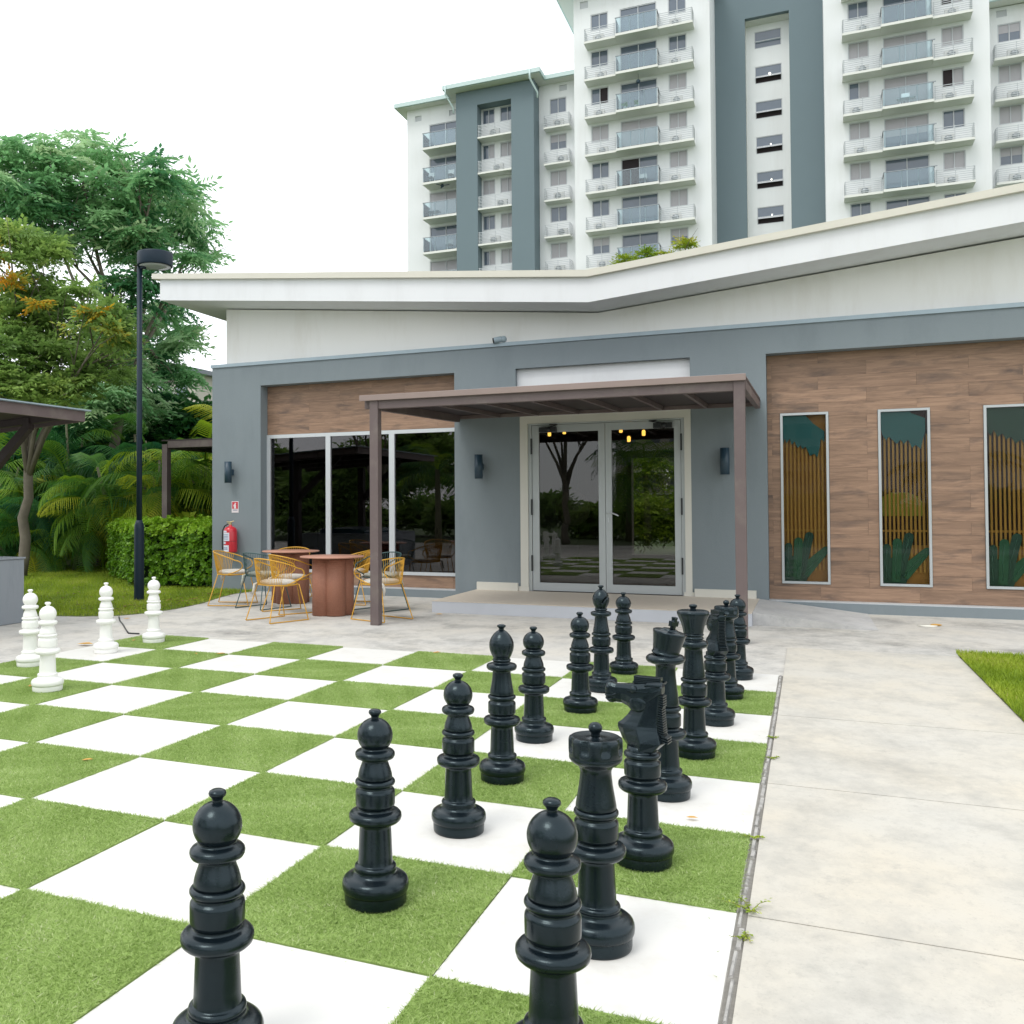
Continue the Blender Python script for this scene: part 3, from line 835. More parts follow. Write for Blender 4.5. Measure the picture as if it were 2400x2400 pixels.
# interior shell
part('interior_floor', M['interior'], [(-10.0, 7.8, 6.2, 14.0, .05, .168)])
part('interior_ceiling', M['dark'], [(-10.0, 7.8, 5.96, 14.3, 3.9, 4.0)])
part('back_wall', M['interior'], [(-10.0, -3.75, 14.0, 14.3, 0, 3.9), (-2.55, 7.8, 14.0, 14.3, 0, 3.9), (-3.75, -2.55, 14.0, 14.3, 0, .35), (-3.75, -2.55, 14.0, 14.3, 2.75, 3.9)])
part('partition', M['dark'], [(-5.20, -5.10, 5.86, 14, .17, 3.9), (-1.2, -1.1, 6.2, 14, .17, 3.9), (-9.99, -5.2, 9.3, 9.4, .17, 3.9)])
part('backing', M['dark'], [(-9.2, -5.2, YR + .03, YR + .10, 2.93, 3.9), (-9.2, -5.2, YR + .03, YR + .10, .05, .36), (-1.30, 6.6, 6.12, 6.2, .05, 3.9),
     (-9.2, -9.13, YR + .001, 6.1, .1, 3.9), (-5.26, -5.19, YR + .001, 6.1, .1, 3.9)])

# ---- wood-look planks, half-bond
def planks(x0, x1, z0, z1, holes, phase=0.0, zrow=None, H=.1955, L=1.29):
    z = z0; row = 0
    while z < z1 - .005:
        zt = min(z1, z + H)
        x = x0 - (((row % 2) * .5 + phase) % 1) * L
        while x < x1:
            a, b_ = max(x, x0), min(x + L, x1)
            x += L
            if b_ - a < .01: continue
            rects = [(a, b_, z, zt)]
            for (hx0, hx1, hz0, hz1) in holes:
                nr = []
                for (p, q_, r_, s_) in rects:
                    if q_ <= hx0 or p >= hx1 or s_ <= hz0 or r_ >= hz1: nr.append((p, q_, r_, s_)); continue
                    if p < hx0: nr.append((p, hx0, r_, s_))
                    if q_ > hx1: nr.append((hx1, q_, r_, s_))
                    m0, m1 = max(p, hx0), min(q_, hx1)
                    if r_ < hz0: nr.append((m0, m1, r_, hz0))
                    if s_ > hz1: nr.append((m0, m1, hz1, s_))
                rects = nr
            if not rects: continue
            g = .0009; pr = random.uniform(0, .002)
            groups = []
            for R_ in sorted(rects):
                if not (R_[1] - R_[0] > .004 and R_[3] - R_[2] > .004): continue
                if groups and abs(groups[-1][-1][1] - R_[0]) < 1e-4: groups[-1].append(R_)
                else: groups.append([R_])
            for G_ in groups:
                b = MB()
                for (p, q_, r_, s_) in G_:
                    b.box(p + (g if p == a else 0), q_ - (g if q_ == b_ else 0), YR - .012 - pr, YR + .028, r_ + (g if r_ == z else 0), s_ - (g if s_ == zt else 0))
                b.build('plank', M['wood'], club)
        z = zt; row += 1
planks(-9.133, -5.262, 2.935, 3.848, [], .3)
planks(-9.133, -5.262, .143, .355, [], .1)
WIN = [(-.111 + 1.3165 * k, .559 + 1.3165 * k) for k in range(5)]
holes = [(a, b_, .388, 2.948) for a, b_ in WIN]
planks(-.288, 6.498, .153, 3.828, holes, .45)

# ---- left window group
wg = part('window', M['alulight'], [(-9.133, -9.06, 5.79, 5.85, .36, 2.93), (-5.33, -5.262, 5.79, 5.85, .36, 2.93), (-9.06, -5.33, 5.79, 5.85, .36, .415), (-9.06, -5.33, 5.79, 5.85, 2.865, 2.93),
       (-7.87, -7.775, 5.79, 5.85, .415, 2.865), (-6.59, -6.485, 5.79, 5.85, .415, 2.865)])
for a, b_ in ((-9.06, -7.87), (-7.775, -6.59), (-6.485, -5.33)):
    part('pane', M['winglass'], [(a, b_, 5.825, 5.829, .415, 2.865)], wg)

# ---- mural windows
def capsule(x0, z0, x1, z1, r0, r1):
    a = math.atan2(z1 - z0, x1 - x0)
    return [(x0 + r0 * math.cos(a - PI / 2), z0 + r0 * math.sin(a - PI / 2))] + [(x1 + r1 * math.cos(a - PI / 2 + PI * k / 8), z1 + r1 * math.sin(a - PI / 2 + PI * k / 8)) for k in range(9)] + [(x0 + r0 * math.cos(a + PI / 2), z0 + r0 * math.sin(a + PI / 2))]
leafshapes = [capsule(.085, .45, .088, .945, .05, .052), capsule(.20, .45, .225, 1.02, .055, .060), capsule(.25, .55, .375, 1.10, .06, .062), capsule(.28, .55, .60, .90, .10, .05),
    [(-.03, .40), (-.03, .84), (.03, .86), (.14, .80), (.24, .78), (.33, .66), (.36, .52), (.32, .40)]]
tops = [
    [(-.02, 2.95), (-.02, 2.58), (.02, 2.60), (.035, 2.48), (.05, 2.57), (.08, 2.50), (.12, 2.56), (.15, 2.47), (.19, 2.52), (.23, 2.42), (.27, 2.46), (.30, 2.40), (.34, 2.44), (.40, 2.30), (.46, 2.33), (.50, 2.27), (.535, 2.42), (.55, 2.55), (.60, 2.50), (.60, 2.66), (.45, 2.78), (.35, 2.90), (.30, 2.95)],
    [(-.02, 2.95), (-.02, 2.66), (.02, 2.70), (.06, 2.56), (.10, 2.50), (.14, 2.55), (.18, 2.50), (.24, 2.44), (.28, 2.50), (.33, 2.44), (.38, 2.50), (.43, 2.38), (.48, 2.42), (.54, 2.36), (.57, 2.50), (.60, 2.62), (.60, 2.80), (.42, 2.88), (.40, 2.95)],
    [(-.02, 2.95), (-.02, 2.50), (.03, 2.62), (.08, 2.52), (.12, 2.60), (.17, 2.50), (.22, 2.55), (.27, 2.46), (.32, 2.50), (.38, 2.40), (.44, 2.46), (.50, 2.36), (.55, 2.42), (.62, 2.30), (.62, 2.95)]]
for k, (a, b_) in enumerate(WIN):
    z0, z1 = .388, 2.948
    t = .038
    wn_ = part('window', M['alu'], [(a + .004, a + t, 5.795, 5.86, z0 + .004, z1 - .004), (b_ - t, b_ - .004, 5.795, 5.86, z0 + .004, z1 - .004), (a + t, b_ - t, 5.795, 5.86, z0 + .004, z0 + t), (a + t, b_ - t, 5.795, 5.86, z1 - t, z1 - .004)])
    part('pane', M['muralglass'], [(a + t, b_ - t, 5.835, 5.839, z0 + t, z1 - t)], wn_)
    
    ia, ib = a + .01, b_ - .01
    sm = lambda P: [tuple(.5 * (-t_ + 2 * t_ ** 2 - t_ ** 3) * P[(q - 1) % len(P)][c] + .5 * (2 - 5 * t_ ** 2 + 3 * t_ ** 3) * P[q][c] + .5 * (t_ + 4 * t_ ** 2 - 3 * t_ ** 3) * P[(q + 1) % len(P)][c] + .5 * (t_ ** 3 - t_ ** 2) * P[(q + 2) % len(P)][c] for c in (0, 1)) for q in range(len(P)) for t_ in (0, .25, .5, .75)]
    warm = M['golddk'] if k == 0 else M['mdk']
    part('mural_panel', warm, [(ia, ib, 5.93, 5.94, z0, z1)], wn_)
    part('mural_panel', M['golddk'], [(ia, ib, 5.915, 5.922, z0, .98)], wn_)
    n = 12
    pitch = (ib - ia) / n
    for s_ in range(n):
        xs = ia + pitch * (s_ + .5)
        top = 2.62 + .05 * math.sin(s_ * 2.1 + k)
        part('slat', M['gold'], [(xs - pitch * (.24 + .003 * s_), xs + pitch * (.24 + .003 * s_), 5.885, 5.905, z0 + .2, top)], wn_)
    part('slat_rail', M['gold'], [(ia, ib, 5.906, 5.913, 1.17, 1.20)], wn_)
    if k == 1:
        mb = MB(); mb.prism([(ia, 1.40), (ib - .08, 1.40), (ib - .07, 1.55), (ib - .14, 1.68), (ib - .28, 1.74), (ia + .15, 1.74), (ia + .03, 1.67), (ia, 1.6)], 5.907, 5.912); mb.build('mural_bush', M['mlime'], wn_)
    def clipx(p): return (min(max(ia + p[0], ia), ib), p[1])
    for q_, shp in enumerate(leafshapes):
        mb = MB(); mb.prism([clipx((p[0], max(p[1], .40))) for p in shp], 5.862 + q_ * .004, 5.864 + q_ * .004); mb.build('mural_leaf', M['mgreen2'] if q_ in (1, 3) else M['mgreen'], wn_)
    for (p0, p1) in (((.255, .50), (.378, 1.10)), ((.30, .52), (.55, .83)), ((.205, .50), (.225, 1.0)), ((.085, .5), (.088, .93))):
        MB().tube([(ia + p0[0], 5.860, p0[1]), (ia + (p0[0] + p1[0]) / 2 - .015, 5.860, (p0[1] + p1[1]) / 2), (ia + p1[0], 5.860, p1[1])], .003, 4).build('leaf_vein', M['mvein'], wn_)
    mb = MB(); mb.prism([clipx(p) for p in tops[min(k, 2)]], 5.856, 5.860); mb.build('mural_leaf', M['mteal'] if k < 2 else M['mgreen'], wn_)

# ---- entrance
part('door_casing', M['casing'], [(-4.103, -3.972, YF - .012, YR, .17, 3.045), (-1.478, -1.380, YF - .012, YR, .17, 3.045), (-3.972, -1.478, YF - .012, YR, 2.925, 3.045)])
for bx in ((-4.86, -4.145, YF - .05, YF - .002, .172, .300), (-1.345, -.46, YF - .05, YF - .002, .172, .290), (-4.14, -3.96, YF - .025, YF - .013, .172, .245), (-1.50, -1.35, YF - .025, YF - .013, .172, .235)): part('skirting', M['casing'], [bx])
part('door_jamb', M['alu'], [(-3.970, -3.915, 5.60, 5.74, .172, 2.922), (-1.53, -1.480, 5.60, 5.74, .172, 2.922), (-3.915, -1.53, 5.60, 5.74, 2.90, 2.922)])
for (a, b_, ga, gb, side) in ((-3.908, -2.710, -3.795, -2.815, 0), (-2.703, -1.537, -2.605, -1.635, 1)):
    d = part('door', M['alu'], [(a, ga, 5.615, 5.665, .182, 2.893), (gb, b_, 5.615, 5.665, .182, 2.893), (ga, gb, 5.615, 5.665, .182, .312), (ga, gb, 5.615, 5.665, 2.775, 2.893)])
    part('pane', M['doorglass'], [(ga, gb, 5.638, 5.643, .312, 2.775)], d)
    hx = a - .012 if side == 0 else b_ + .006
    for z in (.50, 1.42, 2.42): part('hinge', M['blk'], [(hx - .008, hx + .016, 5.585, 5.615, z, z + .26)], d)
    cx = -3.63 if side == 0 else -1.80
    cl = MB(); cl.box(cx - .14, cx + .14, 5.53, 5.612, 2.775, 2.855); cl.ball((cx + .02, 5.535, 2.815), .05, 10, 6)
    cl.tube([(cx, 5.57, 2.85), (cx + (.18 if side == 0 else -.2), 5.50, 2.885), (cx + (.02 if side == 0 else -.1), 5.60, 2.90)], .010, 5)
    cl.build('door_closer', M['blk'], d)
    if side == 1:
        MB().tube([(-2.665, 5.61, 1.45), (-2.665, 5.565, 1.452), (-2.60, 5.555, 1.452), (-2.53, 5.56, 1.425), (-2.495, 5.565, 1.405)], .011, 8).build('handle', M['alulight'], d)
        part('lock_plate', M['alulight'], [(-2.672, -2.655, 5.608, 5.614, 1.30, 1.38)], d)
# pendant lamps hanging inside
for n_, (x, z) in enumerate(((-4.11, 2.91), (-3.83, 2.94), (-2.80, 2.93), (-2.66, 2.76), (-2.40, 2.86))):
    t = thing('pendant_lamp', ('small amber pendant lamp behind the left door, left of two', 'small amber pendant lamp behind the left door, right of two', 'small amber pendant lamp behind the right door, upper left', 'small amber pendant lamp behind the right door, lowest', 'small amber pendant lamp behind the right door, far right')[n_], 'lamp', (x, 7.5, z), group='amber pendant lamps inside the entrance')
    MB().lathe([(.02, -.055), (.03, -.045), (.032, .02), (.022, .045), (.01, .05)], 12).build('bulb', M['bulb'], t)
    MB().tube([(0, 0, .05), (0, 0, 3.9 - z)], .004, 4).build('cord', M['blk'], t)
# round mirror wall piece inside: dark round thing
rm = thing('round_mirror', 'round dark mirror with thin rim seen through the left door glass', 'mirror', (-3.90, 8.4, 1.52))
MB().lathe([(.30, -.015), (.34, -.012), (.34, .012), (.30, .015)], 32, M=Matrix.Rotation(PI / 2, 4, 'X')).build('rim', M['alu'], rm)
MB().lathe([(.305, -.008), (.305, .008)], 32, M=Matrix.Rotation(PI / 2, 4, 'X')).build('mirror_glass', M['blk'], rm)

# wall sconces
for n_, (x, lab) in enumerate(((-9.77, 'dark blue cylinder wall lamp above the fire extinguisher'), (-4.785, 'dark blue cylinder wall lamp left of the glass doors'), (-.878, 'dark blue cylinder wall lamp right of the glass doors'))):
    t = thing('wall_lamp', lab, 'wall lamp', (x, YF, 2.23), group='cylinder wall lamps on the grey facade')
    MB().lathe([(.058, -.20), (.068, -.20), (.068, .20), (.058, .20), (.055, .19), (.03, .18)], 28, c=(0, -.13, 0)).build('shade', M['navy'], t)
    MB().box(-.035, .045, -.075, -.001, -.055, .055).build('bracket', M['navy'], t)
# security camera
t = thing('security_camera', 'grey bullet security camera on the facade coping above the left wall lamp', 'camera', (-4.44, 5.60, 4.30))
Rm = Matrix.Rotation(math.radians(-105), 4, 'Z') @ Matrix.Rotation(math.radians(97), 4, 'Y')
MB().ball((.07, -.04, .055), .055, 16, 10).build('mount', M['flash'], t)
mb = MB(); mb.lathe([(.045, 0), (.05, .02), (.05, .13), (.044, .14)], 20, c=(.05, -.05, .06), M=Matrix.Rotation(math.radians(-165), 4, 'Z') @ Matrix.Rotation(math.radians(100), 4, 'Y')); mb.build('housing', M['flash'], t)
mb = MB(); mb.lathe([(.046, .138), (.046, .16), (.02, .162)], 20, c=(.05, -.05, .06), M=Matrix.Rotation(math.radians(-165), 4, 'Z') @ Matrix.Rotation(math.radians(100), 4, 'Y')); mb.build('lens', M['blk'], t)
# fire sign
t = thing('fire_extinguisher_sign', 'small red and white fire extinguisher sign on grey wall', 'sign', (-9.698, YF, 1.575))
MB().box(-.077, .077, -.006, -.001, -.108, .108).build('plate', M['signwhite'], t)
MB().box(-.064, .064, -.009, -.006, -.035, .096).build('red_field', M['signred'], t)
mb = MB(); mb.prism([(-.022, -.03), (.022, -.03), (.024, .03), (.014, .05), (.03, .062), (.006, .083), (-.006, .07), (-.012, .05), (-.03, .04), (-.04, .01), (-.034, .008), (-.022, .03)], -.011, -.009); mb.build('pictogram', M['signwhite'], t)
mb = MB()
for k in range(6): mb.box(-.05 + k * .0175, -.038 + k * .0175, -.0075, -.006, -.068, -.052)
mb.build('lettering', M['ink'], t, kind='stuff')
# extinguisher
t = thing('fire_extinguisher', 'red fire extinguisher hanging on the grey wall behind the chairs', 'extinguisher', (-9.71, 5.44, .72))
MB().lathe([(.10, 0), (.122, .012), (.125, .03), (.125, .40), (.118, .435), (.095, .465), (.06, .485), (.03, .495), (.028, .52)], 32).build('cylinder', M['red'], t)
MB().tube([(-.03, -.03, .54), (-.10, -.04, .50), (-.145, -.04, .42), (-.15, -.045, .30), (-.148, -.05, .10), (-.135, -.06, .06)], .013, 8).build('hose', M['blk'], t)
mb = MB(); mb.box(-.02, .02, -.02, .02, .515, .56); mb.tube([(-.075, -.01, .575), (0, 0, .57), (.07, .01, .59)], .011, 6); mb.tube([(-.065, -.01, .545), (.02, 0, .55)], .009, 6); mb.build('valve', M['brass'], t)
def curved_label(z0, z1, a0, a1, m, r=.1262, nm='sticker'):
    vs, fs = [], []
    n = 8
    for i in range(n + 1):
        a = math.radians(a0 + (a1 - a0) * i / n)
        vs += [(r * math.sin(a), -r * math.cos(a), z0), (r * math.sin(a), -r * math.cos(a), z1)]
    for i in range(n): fs.append((2 * i, 2 * i + 2, 2 * i + 3, 2 * i + 1))
    b = MB(); b.add(vs, fs, True); return b.build(nm, m, t)
curved_label(.22, .375, -62, 24, M['paper']); curved_label(.02, .14, -62, 20, M['paper']); curved_label(.165, .205, -50, -12, M['paper'])
curved_label(.38, .41, -60, 0, M['paper'])
for z in (.25, .275, .30, .33): curved_label(z, z + .009, -52, 14, M['ink'], .1268, 'print')
for z in (.06, .085): curved_label(z, z + .012, -50, 8, M['ink'], .1268, 'print')
curved_label(.212, .218, -85, 85, M['blk'], .1272, 'strap')

# porch platform and ramp
t = tag(MB().box(-4.87, -.42, 3.55, 5.575, 0.001, .166).build('porch', M['porch_side']), kind='structure')
MB().box(-4.875, -.42, 3.545, 5.575, .166, .172).build('paving', M['porch_top'], t)
mb = MB(); mb.hexa([(-.418, 3.70, .001), (1.05, 3.72, .001), (1.03, 5.575, .001), (-.418, 5.575, .001), (-.418, 3.70, .168), (1.05, 3.72, .006), (1.03, 5.575, .006), (-.418, 5.575, .168)])
tag(mb.build('ramp', M['ramp']), kind='structure')

# entrance canopy
cn = thing('entrance_canopy', 'brown steel canopy on two posts over the glass double doors', 'canopy', (-2.8, 1.96, 0))
def cpart(name, m, boxes): 
    b = MB()
    for (x0, x1, y0, y1, z0, z1) in boxes: b.box(x0 + 2.8, x1 + 2.8, y0 - 1.96, y1 - 1.96, z0, z1)
    return b.build(name, m, cn, bevel=.004)
cpart('post', M['bronze'], [(-5.075, -4.955, 1.87, 1.99, .003, 2.975)])
cpart('post', M['bronze'], [(-.495, -.375, 1.87, 1.99, .003, 2.975)])
cpart('front_beam', M['bronze'], [(-4.954, -.496, 1.885, 1.975, 2.868, 2.985)])
cpart('fascia', M['bronzelt'], [(-5.21, -.36, 1.835, 1.869, 2.976, 3.052)])
S0 = (3.10 - 2.99) / (5.57 - 1.87)
def sl(y, z): return z + (y - 1.87) * S0
def slope(name, m, x0, x1, y0, y1, z0, z1):
    b = MB()
    b.hexa([(p[0] + 2.8, p[1] - 1.96, p[2]) for p in ((x0, y0, sl(y0, z0)), (x1, y0, sl(y0, z0)), (x1, y1, sl(y1, z0)), (x0, y1, sl(y1, z0)), (x0, y0, sl(y0, z1)), (x1, y0, sl(y0, z1)), (x1, y1, sl(y1, z1)), (x0, y1, sl(y1, z1)))])
    return b.build(name, m, cn)
slope('roof_sheet', M['bronzedark'], -5.20, -.37, 1.875, 5.57, 3.000, 3.03)
slope('side_beam', M['bronze'], -5.205, -5.13, 1.99, 5.50, 2.885, 2.998)
slope('side_beam', M['bronze'], -.44, -.372, 1.995, 5.50, 2.895, 3.052)
cpart('wall_beam', M['bronze'], [(-5.20, -.41, 5.50, 5.572, 3.046, 3.104)])
for k in range(6):
    x = -4.46 + k * .66
    slope('rafter', M['bronze'], x, x + .045, 1.98, 5.49, 2.935, 2.998)

# ================================================================ street lamp
lp = thing('street_lamp', 'tall dark street lamp with round drum head beside the hedge', 'street lamp', (-10.10, 3.33, 0))
MB().lathe([(.080, 0), (.084, .02), (.082, 1.20), (.080, 1.27), (.066, 1.31), (.050, 1.36)], 24).build('base', M['poleblk'], lp)
MB().lathe([(.047, 1.35), (.046, 3.0), (.044, 5.66)], 20).build('pole', M['poleblk'], lp)
hd = MB()
ca, sa = math.cos(math.radians(23)), math.sin(math.radians(23))
hc = (.26 * ca, .26 * sa, 0)
hd.lathe([(.268, 5.665), (.288, 5.66), (.295, 5.675), (.297, 5.865), (.290, 5.885), (.20, 5.895), (.02, 5.90)], 40, c=hc)
h_ = hd.build('head', M['poleblk'], lp)
MB().lathe([(.0, 5.650), (.15, 5.652), (.262, 5.658)], 32, c=hc).build('lens', M['lens'], h_)
MB().box(-.03, .1, -.03, .05, 5.62, 5.70).build('arm', M['poleblk'], lp)
lq = thing('street_lamp', 'small distant flat street lamp among the palms', 'street lamp', (-33.9, 30, 0))
MB().tube([(0, 0, 0), (0, 0, 6.8)], .09, 8).build('pole', M['poleblk'], lq)
MB().box(-.35, .75, -.3, .3, 6.75, 7.05).build('head', M['poleblk'], lq)

# ================================================================ grill counter and its roof at the left edge
ct = thing('grill_counter', 'grey rendered outdoor counter block at the left edge', 'counter', (-10.6, -.9, 0))
MB().box(-.95, .96, -1.6, 1.30, 0.002, .875).build('base', M['counter'], ct, bevel=.01)
MB().box(-.97, .975, -1.62, 1.315, .877, .90).build('worktop', M['counter'], ct, bevel=.005)
gr = thing('grill', 'dark teal grill lid on top of the grey counter', 'grill', (-10.6, -1.0, .902))
mb = MB(); mb.prism([(-.55, 0), (.72, 0), (.72, .06), (.60, .10), (-.4, .13), (-.55, .09)], -.9, 1.15); mb.build('lid', M['teal'], gr, bevel=.02)
gz = thing('pavilion', 'brown flat roofed pavilion over the grill counter, cropped at the left', 'pavilion', (-11.6, -1, 0))
def gp(name, m, pts): 
    b = MB(); b.hexa([(p[0] + 11.6, p[1] + 1, p[2]) for p in pts]); return b.build(name, m, gz)
def gslab(name, m, x0, x1, y0, y1, z0, z1, s_=.064):
    f = lambda x, z: z + (x + 9.45) * s_
    return gp(name, m, [(x0, y0, f(x0, z0)), (x1, y0, f(x1, z0)), (x1, y1, f(x1, z0)), (x0, y1, f(x0, z0)), (x0, y0, f(x0, z1)), (x1, y0, f(x1, z1)), (x1, y1, f(x1, z1)), (x0, y1, f(x0, z1))])
gslab('fascia', M['bronze'], -9.50, -9.46, -3.5, 1.36, 2.835, 2.985)
gslab('fascia', M['bronze'], -13.4, -9.505, 1.32, 1.36, 2.835, 2.985)
gslab('roof_sheet', M['flash'], -13.6, -9.40, -3.6, 1.42, 2.988, 3.005)
gslab('ceiling', M['bronzedark'], -13.4, -9.51, -3.5, 1.315, 2.94, 2.984)
for k in range(4): gslab('joist', M['bronzedark'], -13.3, -9.55, .95 - k * 1.3, 1.03 - k * 1.3, 2.84, 2.938)
for yy in (.98, -2.6):
    b = MB(); b.box(.2, .36, yy + 1 - .08, yy + 1 + .08, 0, 2.65); b.build('post', M['bronzedark'], gz)
    b = MB(); b.hexa([(p[0] + 11.6, p[1] + 1, p[2]) for p in ((-11.25, yy - .05, 1.72), (-11.25, yy + .05, 1.72), (-11.25, yy + .05, 1.92), (-11.25, yy - .05, 1.92), (-10.12, yy - .05, 2.72), (-10.12, yy + .05, 2.72), (-10.12, yy + .05, 2.88), (-10.12, yy - .05, 2.88))]); b.build('brace', M['bronzedark'], gz)

# rear pergola left of the clubhouse
pg = thing('rear_pergola', 'brown steel pergola frame rising behind the hedge', 'pergola', (-11.6, 7.6, 0))
def pgp(name, boxes, m=None):
    b = MB()
    for (x0, x1, y0, y1, z0, z1) in boxes: b.box(x0 + 11.6, x1 + 11.6, y0 - 7.6, y1 - 7.6, z0, z1)
    return b.build(name, m or M['bronze'], pg)
pgp('post', [(-12.97, -12.83, 7.55, 7.69, 0, 2.98)])
pgp('post', [(-12.97, -12.83, 11.5, 11.64, 0, 2.98)])
pgp('front_beam', [(-12.828, -10.3, 7.57, 7.67, 2.90, 3.05)])
pgp('side_beam', [(-12.96, -12.84, 7.70, 11.49, 2.88, 3.0)])
pgp('roof_sheet', [(-12.99, -10.3, 7.56, 11.6, 3.052, 3.08)], M['bronzedark'])
for k in range(4): pgp('rafter', [(-12.828, -10.3, 8.4 + k * .8, 8.45 + k * .8, 2.93, 3.05)], M['bronzedark'])
pt = thing('potted_plant', 'green pot with broad yellow and green leaves under the rear pergola', 'potted plant', (-12.55, 7.95, 0))
MB().lathe([(.22, .0), (.24, .02), (.28, 1.10), (.29, 1.14), (.25, 1.14), (.24, 1.08), (.05, 1.05)], 24).build('pot', M['flowerpot'], pt)
r = random.Random(5)
for k in range(9):
    a = r.uniform(0, 2 * PI); L = r.uniform(.22, .36); w_ = .10; zt = 1.15 + r.uniform(.1, .3)
    d = Vector((math.cos(a), math.sin(a), 0)); s_ = Vector((-d.y, d.x, 0))
    p = [Vector((0, 0, 1.1)), d * L * .5 + s_ * w_ + Vector((0, 0, zt)), d * L + Vector((0, 0, zt + .03)), d * L * .5 - s_ * w_ + Vector((0, 0, zt))]
    o = from_arrays('leaf', np.array([tuple(v) for v in p] + [tuple(v + Vector((0, 0, .006))) for v in p]), np.array([(0, 1, 2, 3), (4, 7, 6, 5)]), np.full(8, r.choice((.3, .6, .95))), M['leafL'], pt)

# ================================================================ chairs and tables
def chair_proto(wire, cm):
    r = thing('wire_chair', '', 'chair')
    R0 = .0078
    def rim(t):
        # t in [-1,1], 0 = middle of the back
        a = abs(t); s_ = 1 if t >= 0 else -1
        ang = a * PI * .62
        x = .315 * math.sin(min(ang, PI * .5)) ** .9 if ang < PI / 2 else .315 - .02 * (a - .8)
        y_ = -.32 * math.cos(ang)
        z = .865 - .14 * a ** 1.8
        return (s_ * x, y_, z)
    top = [rim(t) for t in np.linspace(-1, 1, 41)]
    e = top[-1]
    def armend(s_):
        return [(s_ * .312, .17, .715), (s_ * .305, .215, .685), (s_ * .295, .232, .64), (s_ * .28, .21, .595), (s_ * .262, .15, .56), (s_ * .25, .06, .525), (s_ * .245, -.02, .508)]
    path_ = armend(-1)[::-1] + top + armend(1)
    MB().tube(path_, R0 * 1.15, 6).build('rim', wire, r)
    def seat(a): 
        ca_, sa_ = math.cos(a), math.sin(a)
        k_ = (abs(ca_) ** 3.2 + abs(sa_) ** 3.2) ** (-1 / 3.2)
        return (.255 * ca_ * k_, .235 * sa_ * k_, .50)
    loop = [seat(2 * PI * k / 36) for k in range(36)]
    MB().tube(loop, R0, 6, closed=True).build('seat_rail', wire, r)
    rods = MB()
    for t in np.linspace(-.66, .66, 27):
        p = rim(t); a = -PI / 2 + t * PI * .52
        q_ = seat(a)
        rods.tube([p, (p[0] * .35 + q_[0] * .65, p[1] * .35 + q_[1] * .65 - .01, p[2] * .35 + q_[2] * .65), q_], .0042, 4, cap=False)
    for k in range(9):
        x = -.2 + k * .05; rods.tube([(x, -.215, .498), (x, 0, .478), (x, .22, .498)], .0042, 4, cap=False)
    rods.build('rods', wire, r, kind='stuff')
    for s_ in (-1, 1):
        MB().tube([(s_ * .215, .205, .495), (s_ * .275, .315, .02), (s_ * .28, .325, .0085), (s_ * .28, .31, .0085), (s_ * .28, -.33, .0085), (s_ * .28, -.34, .014), (s_ * .275, -.33, .03), (s_ * .20, -.20, .495)], R0, 6).build('leg_frame', wire, r)
    cu = MB(); cu.lathe([(.02, .503), (.18, .502), (.235, .506), (.250, .524), (.244, .546), (.20, .560), (.08, .564), (0, .565)], 28)
    cu.v = [(x * 1.02, y_ * .97, z) for x, y_, z in cu.v]
    cuo = cu.build('cushion', cm, r)
    MB().tube([(-.19, -.205, .52), (-.21, -.245, .50), (-.20, -.26, .44), (-.225, -.27, .36)], [.012, .018, .019, .014], 5).build('tie', cm, cuo)
    return r
CY = chair_proto(M['yellow'], M['cushion']); CG = chair_proto(M['green'], M['cushdark'])
CGRP = 'wire chairs around the two terracotta tables'
def face(dx, dy): return math.atan2(dy, dx) - PI / 2
for n_, (lab, x, y, dx, dy) in enumerate([
    ('yellow wire chair farthest left, in front of the extinguisher', -8.27, 3.42, .95, .30),
    ('nearest yellow wire chair, cushion tie hanging, left of front table', -6.50, 1.88, .38, .92),
    ('yellow wire chair between the two tables, behind the nearest yellow chair', -6.84, 2.80, .50, .80),
    ('yellow wire chair behind the rear table, only its top rail showing', -7.90, 4.62, .30, -.95),
    ('yellow wire chair right of the front table, beside the canopy post', -5.20, 2.49, -.94, .34),
    ('yellow wire chair behind the front table, against the dark window', -6.55, 4.25, -.95, -.1)]):
    place(CY, n_ == 0, lab, (x, y, .002), face(dx, dy), CGRP)
for n_, (lab, x, y, dx, dy) in enumerate([
    ('dark green wire chair between the left yellow chairs', -7.56, 3.20, .25, .97),
    ('dark green wire chair mostly hidden behind the canopy post', -5.72, 3.55, -.35, -.93)]):
    place(CG, n_ == 0, lab, (x, y, .002), face(dx, dy), CGRP)
def table_proto():
    r = thing('cafe_table', '', 'table')
    def lob(a, j, rr, z): return rr * (1 + .10 * (abs(math.cos(a * 2.5)) - .55) * 2 * (1 if rr > .1 else 0)) if rr > .1 else rr
    # clover pedestal: five overlapping half-round columns
    for k in range(5):
        a = 2 * PI * k / 5 + .45
        MB().lathe([(.152, .004), (.152, .82)], 28, c=(.165 * math.cos(a), .165 * math.sin(a), 0)).build('pedestal_column', M['terracotta'], r)
        rb = MB()
        for q_ in range(26):
            z = .03 + q_ * .0305
            rb.lathe([(.1525, z - .002), (.1538, z), (.1525, z + .002)], 24, c=(.165 * math.cos(a), .165 * math.sin(a), 0))
        rb.build('perforation_rib', M['terracotta'], r, kind='stuff')
    MB().lathe([(.30, .822), (.455, .832), (.468, .838), (.470, .846), (.466, .851), (.0, .852)], 64).build('table_top', M['terratop'], r)
    return r
TT = table_proto()
place(TT, True, 'front round terracotta cafe table with lobed pedestal', (-6.13, 2.78, .001), 0, 'round terracotta tables on the patio')
place(TT, False, 'rear round terracotta cafe table, partly hidden by yellow chairs', (-7.56, 4.02, .001), .5, 'round terracotta tables on the patio')

